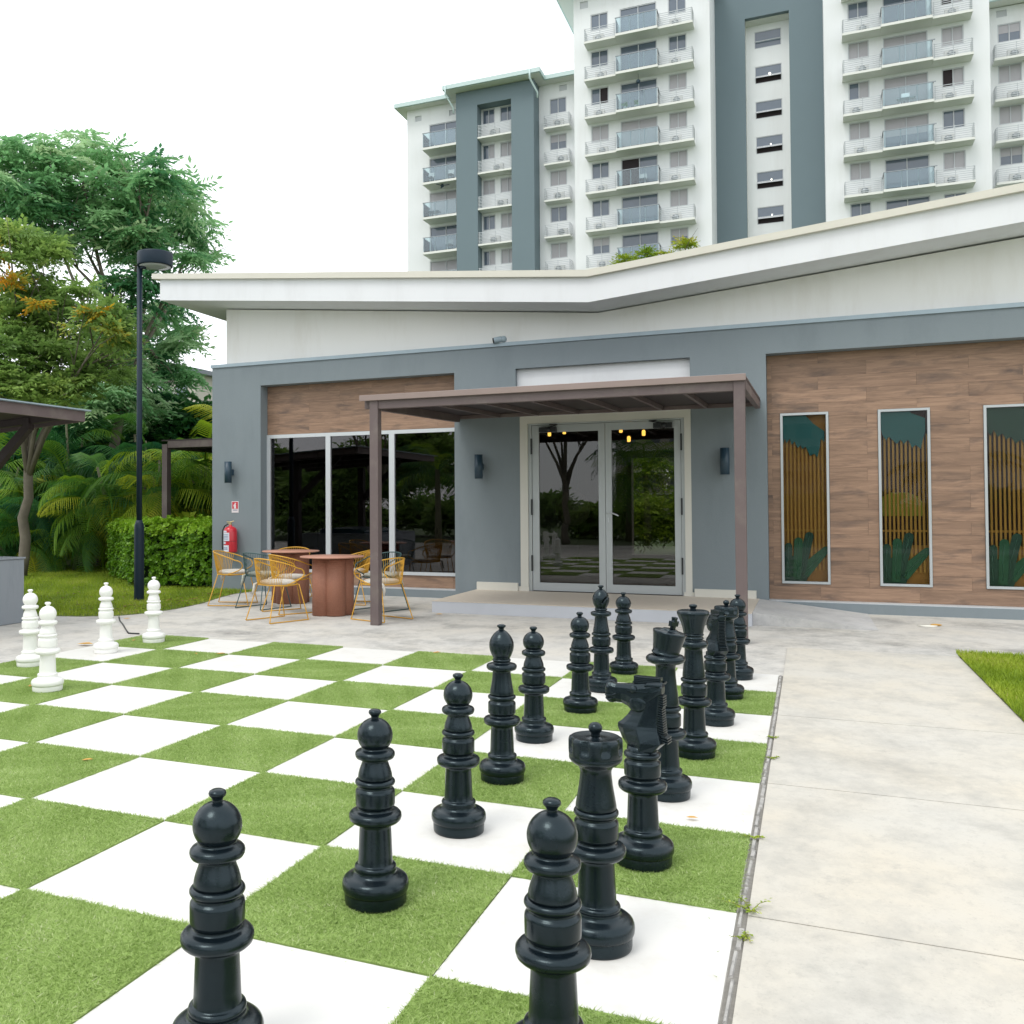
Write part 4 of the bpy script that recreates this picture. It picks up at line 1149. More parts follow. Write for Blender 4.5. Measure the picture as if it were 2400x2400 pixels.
# small things lying about
t = thing('floor_cover', 'round white and yellow floor cover on the patio right of the ramp', 'floor cover', (1.66, 4.42, .002))
MB().lathe([(.11, 0), (.11, .008), (.0, .012)], 24).build('disc', M['lid'], t)
MB().ball((.10, .06, .012), .07, 10, 5, (1, .7, .18)).build('leaf', M['dryleaf'], t)
cb = MB(); cb.tube([(-8.81, 1.34, .012), (-8.5, 1.0, .008), (-8.19, .70, .008), (-7.85, .35, .008), (-7.52, .02, .010), (-7.36, .03, .010)], .009, 5)
tag(cb.build('cable', M['blk']), 'thin black cable lying on the concrete behind the white pawns', 'cable')
tw = MB(); tw.tube([(.36, -6.42, .014), (.30, -6.52, .02), (.31, -6.66, .018), (.36, -6.78, .014), (.42, -6.88, .014)], .0035, 5)
tag(tw.build('twig', M['dryleaf']), 'thin curved dry twig on the near path slab', 'twig')
def dry_leaf(x, y, s_, rz, z=.014):
    a = Matrix.Rotation(rz, 3, 'Z')
    P = [(-1, 0, .0), (-.4, .42, .10), (.3, .38, .16), (1, .05, .05), (.4, -.4, .12), (-.4, -.38, .05), (0, 0, -.02)]
    vs = [tuple(a @ Vector((p[0] * s_, p[1] * s_, p[2] * s_)) + Vector((x, y, z))) for p in P]
    b = MB(); b.add(vs, [(0, 1, 6), (1, 2, 6), (2, 3, 6), (3, 4, 6), (4, 5, 6), (5, 0, 6)]); return b.build('dry_leaf', M['dryleaf'])
LG = 'fallen dry leaves'
for x, y, s_, rz, lab in ((-7.32, -.95, .10, .2, 'largest dry leaf, on the concrete left of the second white pawn'), (-8.50, 1.15, .055, 1, 'yellow dry leaf beside the black cable'), (-5.99, -3.05, .035, 2, 'dry leaf at the foot of the nearest white pawn'),
    (-5.47, -.95, .05, .5, 'dry leaf on the far white tile, right of two'), (-5.72, -1.04, .03, 2.5, 'small dry leaf on the far white tile, left of two'), (-3.37, -.03, .05, .9, 'orange dry leaf standing on the far board edge'),
    (-6.32, 4.10, .05, .3, 'dry leaf under the front terracotta table'), (-3.83, -4.71, .035, .6, 'dry leaf on a middle turf square'), (-.28, -4.38, .03, .1, 'brown twig-like leaf on the white tile by the king'),
    (-4.62, 3.20, .06, .1, 'dry leaf beside the left end of the porch step'), (-7.0, -.50, .035, 1.9, 'dry leaf near the farthest white pawn'), (-1.52, -3.80, .022, 1.9, 'red-brown leaf beside the near bishop')):
    tag(dry_leaf(x, y, s_, rz, .02), lab, 'leaf', LG)
# ================================================================ apartment tower (60 m behind the clubhouse)
tw = thing('apartment_tower', 'tall white and slate grey apartment tower with rows of balconies behind the clubhouse', 'building', (-9, 62, 0))
TO = Vector((-9, 62, 0))
def tb(name, m, boxes, parent=tw, **k):
    b = MB()
    for (x0, x1, y0, y1, z0, z1) in boxes: b.box(x0 + 9, x1 + 9, y0 - 62, y1 - 62, z0, z1)
    return b.build(name, m, parent, **k)
trand = random.Random(21)
def twin(x0, x1, z0, z1, Y, curt, opened=None, awning=False):
    """two-leaf sliding window set 8 cm into the wall plane: frame with two panes"""
    f = .07
    xm = (x0 + x1) / 2
    fr = tb('window', M['tframe'], [(x0, x0 + f, Y - .02, Y + .12, z0, z1), (x1 - f, x1, Y - .02, Y + .12, z0, z1), (x0 + f, x1 - f, Y - .02, Y + .12, z0, z0 + f), (x0 + f, x1 - f, Y - .02, Y + .12, z1 - f, z1),
                            (xm - .03, xm + .03, Y - .01, Y + .10, z0 + f, z1 - f)])
    for k, (a, b_) in enumerate(((x0 + f, xm - .03), (xm + .03, x1 - f))):
        m = M['topen'] if opened == k else (M['tcurt'] if curt == 1 or (curt == 2 and k == 1) else M['tglass'])
        tb('pane', m, [(a, b_, Y + .04, Y + .06, z0 + f, z1 - f)], fr)
        if curt == 3: tb('blind', M['tcurt'], [(a + .01, b_ - .01, Y + .03, Y + .038, z0 + f + (z1 - z0) * .45, z1 - f)], fr)
    return fr
HOL = {}
def wall_with_holes(name, m, x0, x1, Y, thick, z0, z1, holes):
    """wall built as strips so that every window sits in a real opening"""
    zs = sorted({z0, z1, *[h[2] for h in holes], *[h[3] for h in holes]})
    boxes = []
    for a, b_ in zip(zs[:-1], zs[1:]):
        if b_ - a < 1e-4: continue
        hs = sorted([h for h in holes if h[2] <= a + 1e-5 and h[3] >= b_ - 1e-5])
        x = x0
        for h in hs:
            if h[0] > x: boxes.append((x, h[0], Y, Y + thick, a, b_))
            x = max(x, h[1])
        if x < x1: boxes.append((x, x1, Y, Y + thick, a, b_))
    return tb(name, m, boxes)
def slatrail(x0, x1, Y, z0, z1, parent, dback, n=6, sides=(1, 1)):
    b = []
    for k in range(n):
        z = z0 + (z1 - z0) * (k + .4) / n
        b.append((x0, x1, Y, Y + .03, z, z + .035))
        if sides[0]: b.append((x0 - .001, x0 + .03, Y + .031, Y + dback, z, z + .035))
        if sides[1]: b.append((x1 - .03, x1 + .001, Y + .031, Y + dback, z, z + .035))
    for x in (x0 + .05, (x0 + x1) / 2, x1 - .09): b.append((x, x + .04, Y + .032, Y + .06, z0, z1))
    return tb('railing', M['slatrail'], b, parent, kind='stuff')
def acbox(x, Y, z, parent):
    f = tb('air_conditioner', M['ac'], [(x, x + .8, Y, Y + .3, z, z + .58)], parent)
def fan(x, Y, z, parent):
    b = MB(); b.lathe([(.24, 0), (.24, .02), (.0, .022)], 14, c=(x + 9, Y - 62, z), M=Matrix.Rotation(PI / 2, 4, 'X')); b.build('fan_grille', M['rail'], parent)
def glassbal(x0, x1, Yw, d, zf, post, left=True, right=True, rail_r=0.0, th=.18):
    """concrete slab with glass balustrade"""
    s_ = tb('balcony', M['tsoffit'], [(x0, x1, Yw - d, Yw, zf - th, zf)])
    Yf = Yw - d + .04
    gl = []
    n = len(post)
    tb('glass_panel', M['balglass'], [(x0 + .05, x1 - .05, Yf, Yf + .012, zf + .06, zf + 1.12)], s_)
    if left: tb('glass_panel', M['balglass'], [(x0 + .04, x0 + .052, Yf + .05, Yw - .02, zf + .06, zf + 1.12)], s_)
    if right: tb('glass_panel', M['balglass'], [(x1 - .052, x1 - .04, Yf + .05, Yw - .02, zf + .06, zf + 1.12)], s_)
    r_ = [(x0, x1 + rail_r, Yf - .02, Yf + .04, zf + 1.13, zf + 1.18)]
    if left: r_.append((x0, x0 + .05, Yf + .041, Yw - .01, zf + 1.13, zf + 1.18))
    if right: r_.append((x1 - .05, x1, Yf + .041, Yw - .01, zf + 1.13, zf + 1.18))
    tb('handrail', M['rail'], r_, s_)
    pb = [(x, x + .05, Yf + .014, Yf + .055, zf, zf + 1.128) for x in post]
    tb('balusters', M['baluster'], pb, s_, kind='stuff')
    return s_

ZB = 14.0
# ---------- left block A
YA = 60.0
fl = [30.2 - 2.8 * k for k in range(6)]
hA, hC, hR_ = [], [], []
for z in fl:
    hA.append((-27.70, -24.9, z + .02, z + 2.42)); hC.append((-17.68, -16.36, z + 1.52, z + 2.72))
wall_with_holes('wall', M['twhite'], -29.66, -24.82, YA, .3, ZB, 34.1, hA + [(-28.95, -28.38, 33.08, 33.52), (-25.95, -25.38, 33.08, 33.52)])
wall_with_holes('wall', M['twhite'], -18.52, -15.5, YA, .3, ZB, 34.1, hC + [(-16.90, -16.32, 33.40, 33.86)])
for x, z in ((-28.95, 33.08), (-25.95, 33.08), (-16.90, 33.40)): tb('vent', M['tframe'], [(x, x + .57, YA + .08, YA + .12, z, z + .45)])
tb('side_wall', M['twhite'], [(-29.66, -29.36, YA + .301, YA + 16, ZB, 34.1)])
tb('column', M['tgrey'], [(-24.82, -23.06, 58.5, YA + .3, ZB, 34.05), (-20.31, -18.53, 58.5, YA + .3, ZB, 34.05), (-23.06, -20.31, 58.5, YA + .3, 32.85, 34.05)])
hB = []
for z in fl:
    hB += [(-22.98, -21.95, z + 1.42, z + 2.60), (-21.52, -20.33, z + 1.42, z + 2.60)]
wall_with_holes('wall', M['twhite'], -23.059, -20.311, 59.5, .3, ZB, 32.849, hB)
for i, z in enumerate(fl):
    twin(-27.70, -24.9, z + .02, z + 2.42, YA + .05, (0, 0, 1, 0, 1, 0)[i])
    glassbal(-27.71, -24.83, YA, 1.5, z, [-27.68, -26.7, -25.65, -24.92], True, False)
    twin(-22.98, -21.95, z + 1.42, z + 2.60, 59.55, (0, 2, 1, 0, 2, 1)[i])
    twin(-21.52, -20.33, z + 1.42, z + 2.60, 59.55, (0, 1, 1, 1, 1, 0)[i])
    s_ = tb('balcony', M['tsoffit'], [(-23.05, -20.32, 58.52, 59.499, z - .02, z + .12)])
    slatrail(-23.04, -20.33, 58.54, z + .14, z + 1.05, s_, .3, 8, (0, 0)); acbox(-22.2 + .3 * (i % 3), 58.85, z + .13, s_); fan(-21.9 + .3 * (i % 3), 58.84, z + .42, s_)
    twin(-17.68, -16.36, z + 1.52, z + 2.72, YA + .05, (0, 3, 1, 0, 1, 0)[i])
    s_ = tb('balcony', M['tsoffit'], [(-17.95, -15.95, 59.17, YA - .001, z + .12, z + .26)])
    slatrail(-17.94, -15.96, 59.19, z + .27, z + 1.18, s_, .78, 7); acbox(-17.3 + .25 * (i % 2), 59.5, z + .27, s_); fan(-16.95 + .25 * (i % 2), 59.49, z + .56, s_)
# eaves and gutters of block A
tb('eave', M['tsoffit'], [(-30.3, -15.6, 59.25, 76, 34.08, 34.22), (-25.5, -17.9, 57.75, 59.249, 34.08, 34.22)])
tb('gutter', M['tedge'], [(-30.42, -25.52, 59.05, 59.249, 34.10, 34.42), (-17.88, -15.52, 59.05, 59.249, 34.10, 34.42), (-25.62, -17.78, 57.56, 57.749, 34.10, 34.42), (-25.62, -25.501, 57.75, 59.04, 34.10, 34.42), (-17.899, -17.78, 57.75, 59.04, 34.10, 34.42), (-30.42, -30.301, 59.25, 76, 34.10, 34.42)])
tb('metal_roof', M['tedge'], [(-30.3, -15.6, 59.6, 76, 34.23, 34.5)])
for x in (-25.35, -18.55):
    b = MB(); b.tube([(x + 9, 57.52 - 62, 34.35), (x + 9, 57.52 - 62, 33.7), (x + 9 + .35, 58.42 - 62, 32.9), (x + 9 + .35, 58.42 - 62, 32.5)], .07, 8); b.build('downpipe', M['tedge'], tw)
tb('back', M['tgrey'], [(-29.3, 16, 66.5, 67, ZB, 34)])
for k_, (x, z) in enumerate(((-26.3, 24.35), (-13.9 + 3.1, 32.4))):
    pass

# ---------- middle block B
YB = 59.0
fb = [35.8 - 2.8 * k for k in range(8)]
hB = [(-15.02, -14.42, 38.85, 39.4)]
for z in fb: hB += [(-14.25, -12.95, z + 1.2, z + 2.46), (-8.62, -7.36, z + 1.2, z + 2.46), (-12.08, -9.44, z + .02, z + 2.42)]
wall_with_holes('wall', M['twhite'], -15.52, -5.75, YB, .3, ZB, 40.0, hB)
tb('vent', M['tframe'], [(-15.02, -14.42, YB + .08, YB + .12, 38.85, 39.4)])
tb('side_wall', M['twhite'], [(-6.05, -5.75, YB + .301, 63.3, ZB, 40.0), (-15.52, -15.22, YB + .301, 76, ZB, 40)])
tb('eave', M['tsoffit'], [(-16.75, -5.2, 58.1, 76, 40.02, 40.2)])
tb('gutter', M['tedge'], [(-16.87, -16.751, 58.1, 76, 40.02, 40.36), (-16.87, -5.1, 57.98, 58.099, 40.02, 40.36)])
cB = [(0, 0, 0), (0, 0, 0), (4, 0, 1), (1, 1, 1), (0, 4, 1), (0, 0, 1), (3, 0, 3), (0, 1, 0)]
for i, z in enumerate(fb):
    l, c, r_ = cB[i]
    twin(-14.25, -12.95, z + 1.2, z + 2.46, YB + .05, 0 if l == 4 else l, 1 if l == 4 else None)
    twin(-8.62, -7.36, z + 1.2, z + 2.46, YB + .05, r_)
    twin(-12.08, -9.44, z + .02, z + 2.42, YB + .05, 0 if c == 4 else c, 0 if c == 4 else None)
    glassbal(-12.2, -9.2, YB, 1.32, z, [-12.17, -11.2, -10.2, -9.27])
    for (a, b_, sd_) in ((-14.52, -12.21, (1, 0)), (-9.19, -6.80, (0, 1))):
        s_ = tb('balcony', M['tsoffit'], [(a, b_, YB - 1.1, YB - .001, z - .18, z - .02)])
        slatrail(a + .02, b_ - .02, YB - 1.08, z - .0, z + .95, s_, 1.0, 7, sd_)
        xx = a + .5 + .35 * trand.random(); acbox(xx, YB - .6, z - .01, s_); fan(xx + .4, YB - .61, z + .28, s_)
# ---------- stair block D
tb('stair_front', M['tgrey'], [(-5.749, -3.62, 63, 63.4, ZB, 44), (-.60, 1.65, 63, 63.4, ZB, 44), (-3.62, -.60, 63, 63.4, 37.62, 44)])
tb('reveal', M['tsoffit'], [(-3.62, -.60, 63.401, 64.6, 37.55, 37.75), (-3.72, -3.62, 63.401, 64.6, ZB, 37.55), (-.60, -.50, 63.401, 64.6, ZB, 37.55)])
sw = [37.05 - 2.655 * k for k in range(8)]
hh = [(-3.02 + .008 * i, -1.16 + .008 * i, z - 1.28, z) for i, z in enumerate(sw)]
wall_with_holes('wall', M['twhite'], -3.619, -.601, 64.2, .25, ZB, 37.549, hh)
for i, (a, b_, z0, z1) in enumerate(hh):
    fr = tb('window', M['tframe'], [(a, a + .05, 64.22, 64.3, z0, z1), (b_ - .05, b_, 64.22, 64.3, z0, z1), (a + .05, b_ - .05, 64.22, 64.3, z1 - .05, z1), (a + .05, b_ - .05, 64.22, 64.3, z0, z0 + .05), (a + .05, b_ - .05, 64.18, 64.26, z0 + .50, z0 + .56)])
    tb('pane', M['tglass'], [(a + .05, b_ - .05, 64.25, 64.27, z0 + .56, z1 - .05)], fr)
    tb('pane', M['topen'] if i else M['tglass'], [(a + .05, b_ - .05, 64.33, 64.35, z0 + .05, z0 + .50)], fr)
    if i:
        b = MB(); b.hexa([(p[0] + 9, p[1] - 62, p[2]) for p in ((a + .05, 63.98, z0 + .36), (b_ - .05, 63.98, z0 + .36), (b_ - .05, 64.0, z0 + .36), (a + .05, 64.0, z0 + .36), (a + .05, 64.2, z0 + .52), (b_ - .05, 64.2, z0 + .52), (b_ - .05, 64.22, z0 + .52), (a + .05, 64.22, z0 + .52))]); b.build('open_sash', M['tframe'], fr)
    if i in (1, 3, 4, 5):
        b = MB(); b.ball(((a + b_) / 2 + .1 + 9, 64.23 - 62, z0 + .64), .05 if i > 1 else .08, 8, 6); b.build('stair_lamp', M['bulbw'], fr)
# ---------- right block
YR2 = 61.2
fr_ = [36.65 - 2.8 * k for k in range(9)]
hR_ = []
for z in fr_: hR_ += [(3.18, 4.48, z + 1.28, z + 2.50), (8.82, 10.12, z + 1.10, z + 2.38), (5.35, 8.02, z + .02, z + 2.42)]
wall_with_holes('wall', M['twhite'], 1.66, 11.6, YR2, .3, ZB, 44, hR_)
tb('side_wall', M['twhite'], [(1.651, 1.659, YR2 + .01, 63, ZB, 44), (11.3, 11.6, YR2 + .301, 64, ZB, 44)])
cR = [(0, 0, 0), (0, 0, 4), (1, 1, 1), (2, 1, 4), (1, 3, 0), (1, 0, 1), (0, 0, 0), (0, 0, 0), (0, 0, 0)]
for i, z in enumerate(fr_):
    l, c, r_ = cR[i]
    twin(3.18, 4.48, z + 1.28, z + 2.50, YR2 + .05, l)
    twin(8.82, 10.12, z + 1.10, z + 2.38, YR2 + .05, 1 if r_ == 4 else r_, 0 if r_ == 4 else None)
    twin(5.35, 8.02, z + .02, z + 2.42, YR2 + .05, c)
    glassbal(5.16, 8.20, YR2, 1.32, z, [5.19, 6.2, 7.2, 8.05], True, True, .12)
    for (a, b_, sd_) in ((2.79, 5.15, (1, 0)), (8.21, 10.52, (0, 1))):
        s_ = tb('balcony', M['tsoffit'], [(a, b_, YR2 - 1.1, YR2 - .001, z - .18, z - .02)])
        slatrail(a + .02, b_ - .02, YR2 - 1.08, z - .0, z + .95, s_, 1.0, 7, sd_)
        xx = a + .4 + .5 * trand.random(); acbox(xx, YR2 - .6, z - .01, s_); fan(xx + .4, YR2 - .61, z + .28, s_)
# ---------- far right wing
YW = 63.6
fw = [31.36 - 2.8 * k for k in range(6)]
wall_with_holes('wall', M['twhite'], 11.601, 20, YW, .3, ZB, 35.2, [(12.43, 13.80, z + 1.42, z + 2.68) for z in fw] + [(12.39, 12.99, 34.53, 35.0)])
tb('vent', M['tframe'], [(12.39, 12.99, YW + .08, YW + .12, 34.53, 35.0)])
tb('eave', M['tsoffit'], [(11.61, 20, 62.7, 76, 35.25, 35.4)]); tb('gutter', M['tedge'], [(11.61, 20, 62.55, 62.699, 35.25, 35.6)])
for i, z in enumerate(fw):
    twin(12.43, 13.80, z + 1.42, z + 2.68, YW + .05, (3, 1, 1, 3, 0, 0)[i])
    s_ = tb('balcony', M['tsoffit'], [(12.1, 14.6, YW - .9, YW - .001, z - .10, z + .06)])
    slatrail(12.12, 14.58, YW - .88, z + .08, z + 1.0, s_, .85, 7); acbox(12.9, YW - .5, z + .07, s_); fan(13.3, YW - .51, z + .36, s_)
tb('rear_wall', M['tgrey'], [(-15.2, 11.3, 75.5, 76, ZB, 44)])
# things on the balconies
pb = thing('hanging_plant', 'dark hanging plant pot under a middle balcony of the tower', 'plant', (-10.65, 58.2, 32.3), group='objects on tower balconies')
MB().tube([(0, 0, .5), (0, 0, 0)], .015, 4).build('cord', M['blk'], pb); MB().ball((0, 0, -.08), .16, 10, 6).build('pot', M['navy'], pb)
for n_, (x, z, lab) in enumerate(((-11.6, 30.2, 'pale round planter behind the glass of the planted tower balcony, left'), (-10.8, 30.2, 'pale round planter behind the glass of the planted tower balcony, right'))):
    p_ = thing('planter', lab, 'planter', (x, 58.1, z), group='objects on tower balconies')
    MB().ball((0, 0, .16), .17, 12, 8).build('pot', M['twhite'], p_)
    V = []; 
    Fq = []
    for k in range(26):
        a = rng.uniform(0, 2 * PI); rr = rng.uniform(.02, .2); h_ = rng.uniform(.3, .6); s_ = .06
        c = np.array([rr * math.cos(a), rr * math.sin(a), h_]); V += [c + [-s_, 0, -s_], c + [s_, 0, -s_], c + [s_, 0, s_], c + [-s_, 0, s_]]; Fq.append([4 * k, 4 * k + 1, 4 * k + 2, 4 * k + 3])
    from_arrays('foliage', np.array(V), np.array(Fq), rng.uniform(0, .7, len(V)), M['leafA'], p_)
fa = thing('ceiling_fan', 'small dark fan hanging under a left balcony of the tower', 'fan', (-26.2, 59.0, 27.1), group='objects on tower balconies')
MB().ball((0, 0, 0), .14, 10, 6).build('motor', M['navy'], fa); 
for k in range(3):
    a = k * 2.1; MB().hexa([(p[0], p[1], p[2]) for p in [(.1 * math.cos(a), .1 * math.sin(a), .0), (.6 * math.cos(a + .12), .6 * math.sin(a + .12), .0), (.6 * math.cos(a - .12), .6 * math.sin(a - .12), .0), (.1 * math.cos(a - .3), .1 * math.sin(a - .3), 0), (.1 * math.cos(a), .1 * math.sin(a), .02), (.6 * math.cos(a + .12), .6 * math.sin(a + .12), .02), (.6 * math.cos(a - .12), .6 * math.sin(a - .12), .02), (.1 * math.cos(a - .3), .1 * math.sin(a - .3), .02)]]).build('blade', M['navy'], fa)

for n_, (x, z, y, lab) in enumerate(((-27.2, 27.42, 58.9, 'dark chair on the second balcony of the left tower column'), (-25.5, 27.42, 58.9, 'dark chair at the right of the second left tower balcony'), (-25.6, 21.82, 58.9, 'dark chair on the fourth balcony of the left tower column'), (-26.9, 24.62, 58.9, 'low dark table on the third balcony of the left tower column'), (-10.4, 24.62, 58.2, 'dark chair on a lower middle tower balcony'), (6.6, 28.27, 60.3, 'white bench on a balcony of the right tower'))):
    c_ = thing('balcony_chair', lab, 'chair', (x, y, z), group='furniture on tower balconies')
    m_ = M['twhite'] if n_ == 5 else M['teal']
    if n_ == 3: MB().box(-.5, .5, -.3, .3, .38, .44).build('seat', m_, c_)
    else:
        MB().box(-.25 - .3 * (n_ == 5), .25 + .3 * (n_ == 5), -.25, .25, .40, .45).build('seat', m_, c_); MB().hexa([(-.25, .2, .45), (.25, .2, .45), (.25, .25, .45), (-.25, .25, .45), (-.25, .35, .95), (.25, .35, .95), (.25, .39, .95), (-.25, .39, .95)]).build('backrest', m_, c_)
    for ax in (-.22, .18):
        for ay in (-.22, .18): MB().box(ax, ax + .04, ay, ay + .04, 0, .38 if n_ == 3 else .40).build('leg', m_, c_)

# ================================================================ vegetation
def grass(name, n, sampler, hmin, hmax, wmin, wmax, m, label=None, lean=.02, z0=.006):
    x, y = sampler(n); n = len(x)
    h = rng.uniform(hmin, hmax, n); w_ = rng.uniform(wmin, wmax, n); a = rng.uniform(0, PI, n)
    ln = rng.normal(0, lean, (n, 2))
    V = np.zeros((n, 3, 3))
    V[:, 0] = np.stack([x - np.cos(a) * w_, y - np.sin(a) * w_, np.full(n, z0)], 1)
    V[:, 1] = np.stack([x + np.cos(a) * w_, y + np.sin(a) * w_, np.full(n, z0)], 1)
    V[:, 2] = np.stack([x + ln[:, 0], y + ln[:, 1], z0 + h], 1)
    patch = .45 + .2 * np.sin(x * 1.7 + 1.3 * np.sin(y * 1.1)) * np.cos(y * 2.1) + .12 * np.sin(x * 5.3 + y * 3.1)
    t = np.repeat(np.clip(patch + rng.normal(0, .15, n), 0, 1), 3)
    return from_arrays(name, V.reshape(-1, 3), np.arange(n * 3).reshape(n, 3), t, m, kind='stuff')
def inpoly(x, y, poly):
    ins = np.zeros(len(x), bool); px, py = poly[-1]
    for qx, qy in poly:
        c = ((qy > y) != (py > y)) & (x < (px - qx) * (y - qy) / (py - qy + 1e-12) + qx)
        ins ^= c; px, py = qx, qy
    return ins
LP = [(-16, 0.85), (-10.3, 1.05), (-9.4, 1.24), (-8.95, 1.52), (-8.78, 1.92), (-8.72, 2.5), (-8.85, 3.4), (-9.15, 4.3), (-9.3, 5.0), (-9.2, 5.57), (-10.3, 5.6), (-10.3, 6.5), (-12, 9.5), (-21, 10), (-21, 2)]
def sampL(n):
    x = rng.uniform(-21, -8.6, n); y = .8 + 9.2 * rng.random(n); k = inpoly(x, y, LP); return x[k], y[k]
grass('grass', 150000, sampL, .025, .06, .004, .009, M['lawn'])
RPoly = [(1.675, -4.5), (4.2, -4.5), (4.2, 1.93), (1.675, 1.86)]
def sampR(n):
    x = rng.uniform(1.66, 3.6, n); y = rng.uniform(-2.6, 1.93, n); return x, y
grass('grass', 60000, sampR, .03, .06, .003, .007, M['lawn'], z0=.02)
# leaf litter on the left lawn and along the wall foot
n = 420
x, y = sampL(3000); x, y = x[:n], y[:n]
x[:120] = rng.uniform(-9.5, -8.75, 120); y[:120] = rng.uniform(1.6, 5.5, 120)
a = rng.uniform(0, 2 * PI, n); s_ = rng.uniform(.02, .05, n)
TV = np.array([[-1, 0, 0], [0, -.45, .15], [1, 0, 0], [0, .45, .2]]) ; TF = np.array([[0, 1, 2, 3]])
V, F, t = scatter(TV, TF, rotz(a), np.stack([x, y, np.full(n, .05)], 1), s_, rng.uniform(0, 1, n))
from_arrays('leaf_litter', V, F, t, M['litter'], kind='stuff')

# ---- leaf templates
def pinnate(L, pairs, ll, lw, droop):
    """one compound leaf along +x, drooping; leaflets are folded diamonds"""
    V, F = [], []
    for k in range(pairs + 1):
        u = (k + .6) / (pairs + 1); px = L * u; pz = -droop * L * u * u
        if k == pairs:
            n0 = len(V); V += [[px, 0, pz], [px + ll * .5, -lw, pz - .2 * ll], [px + ll, 0, pz - .5 * ll], [px + ll * .5, lw, pz - .2 * ll]]; F.append([n0, n0 + 1, n0 + 2, n0 + 3]); continue
        for s_ in (-1, 1):
            n0 = len(V); c = .45
            V += [[px, 0, pz], [px + ll * .5 * c - lw * .6, s_ * ll * .42, pz - .22 * ll], [px + ll * c, s_ * ll * .72, pz - .68 * ll], [px + ll * .5 * c + lw, s_ * ll * .38, pz - .22 * ll]]
            F.append([n0, n0 + 1, n0 + 2, n0 + 3])
    return np.array(V), np.array(F)
def rosette(nl, L, pairs, ll, lw, droop, lift, seed):
    r = np.random.default_rng(seed)
    V0, F0 = pinnate(L, pairs, ll, lw, droop)
    Vs, Fs = [], []
    for k in range(nl):
        az = 2 * PI * k / nl + r.uniform(-.3, .3); el = r.uniform(lift - .35, lift + .4)
        ry = np.array([[math.cos(el), 0, -math.sin(el)], [0, 1, 0], [math.sin(el), 0, math.cos(el)]])
        V = (V0 * r.uniform(.8, 1.15)) @ ry.T @ rotz(np.array([az]))[0].T
        Fs.append(F0 + sum(len(v) for v in Vs)); Vs.append(V)
    return np.concatenate(Vs), np.concatenate(Fs)
R1 = [rosette(9, .48, 5, .20, .046, 1.3, .45, s_) for s_ in (1, 2, 3)]
R2 = [rosette(7, .26, 3, .13, .036, .8, .45, s_) for s_ in (4, 5, 6)]
def crown(name, lobes, tmpl, dens, m, parent, origin, smin=.8, smax=1.15, tbase=.45, tspread=.2, shell=.55, flat=1.0):
    L, t = [], []
    for (x, y, z, r_) in lobes:
        nn = int(dens * r_ ** 2)
        d = rng.normal(size=(nn, 3)); d /= np.linalg.norm(d, axis=1)[:, None]
        d[:, 2] = np.where(d[:, 2] < -.45, -d[:, 2], d[:, 2])
        rad = r_ * (shell + (1 - shell) * rng.random(nn) ** .6) * (1 + .14 * np.sin(d[:, 0] * 7 + x) * np.cos(d[:, 1] * 6 + z))
        P = d * rad[:, None] * np.array([1, 1, flat]) + np.array([x, y, z])
        L.append(P); t.append(tbase + tspread * rng.normal(size=nn) * .6 + tspread * .6 * rng.normal())
    L = np.concatenate(L) - np.array(origin); t = np.clip(np.concatenate(t), 0, 1)
    idx = rng.integers(0, len(tmpl), len(L))
    Vs, Fs, Ts = [], [], []
    off = 0
    for k, (TV, TF) in enumerate(tmpl):
        s_ = idx == k; n = s_.sum()
        R = rotz(rng.uniform(0, 2 * PI, n)) @ rotx(rng.normal(0, .42, n))
        V, F, tt = scatter(TV, TF, R, L[s_], rng.uniform(smin, smax, n), t[s_], .08)
        Vs.append(V); Fs.append(F + off); Ts.append(tt); off += len(V)
    return from_arrays(name, np.concatenate(Vs), np.concatenate(Fs), np.concatenate(Ts), m, parent)
def limbs(parent, root, origin, targets, r0, m, fork=.35, seed=1, split=None):
    """tapered trunk that forks into limbs reaching the crown lobes"""
    rr = random.Random(seed)
    o = Vector(origin)
    root = Vector(root); sp = Vector(split)
    b = MB()
    n = 8
    pts = [root.lerp(sp, k / n) + Vector((rr.uniform(-.06, .06), rr.uniform(-.06, .06), 0)) * (k > 0) for k in range(n + 1)]
    b.tube([p - o for p in pts], [r0 * (1.25 if k == 0 else 1) * (1 - .35 * k / n) for k in range(n + 1)], 12)
    b.build('trunk', m, parent)
    for q_, tg in enumerate(targets):
        tg = Vector(tg); st = pts[-1 - rr.randint(0, 3)]
        mid = st.lerp(tg, .5) + Vector((rr.uniform(-.3, .3), rr.uniform(-.3, .3), rr.uniform(-.1, .5)))
        P = [st, st.lerp(mid, .5) + Vector((0, 0, .15)), mid, mid.lerp(tg, .5), tg]
        bb = MB(); bb.tube([p - o for p in P], [r0 * .5, r0 * .38, r0 * .28, r0 * .18, r0 * .07], 8)
        for k in range(4):
            s0 = mid.lerp(tg, rr.uniform(.1, .8)); e = tg + Vector((rr.uniform(-1, 1), rr.uniform(-1, 1), rr.uniform(-.4, .7)))
            bb.tube([s0 - o, s0.lerp(e, .5) + Vector((0, 0, .1)) - o, e - o], [r0 * .14, r0 * .09, r0 * .03], 5)
        bb.build('branch', m, parent)
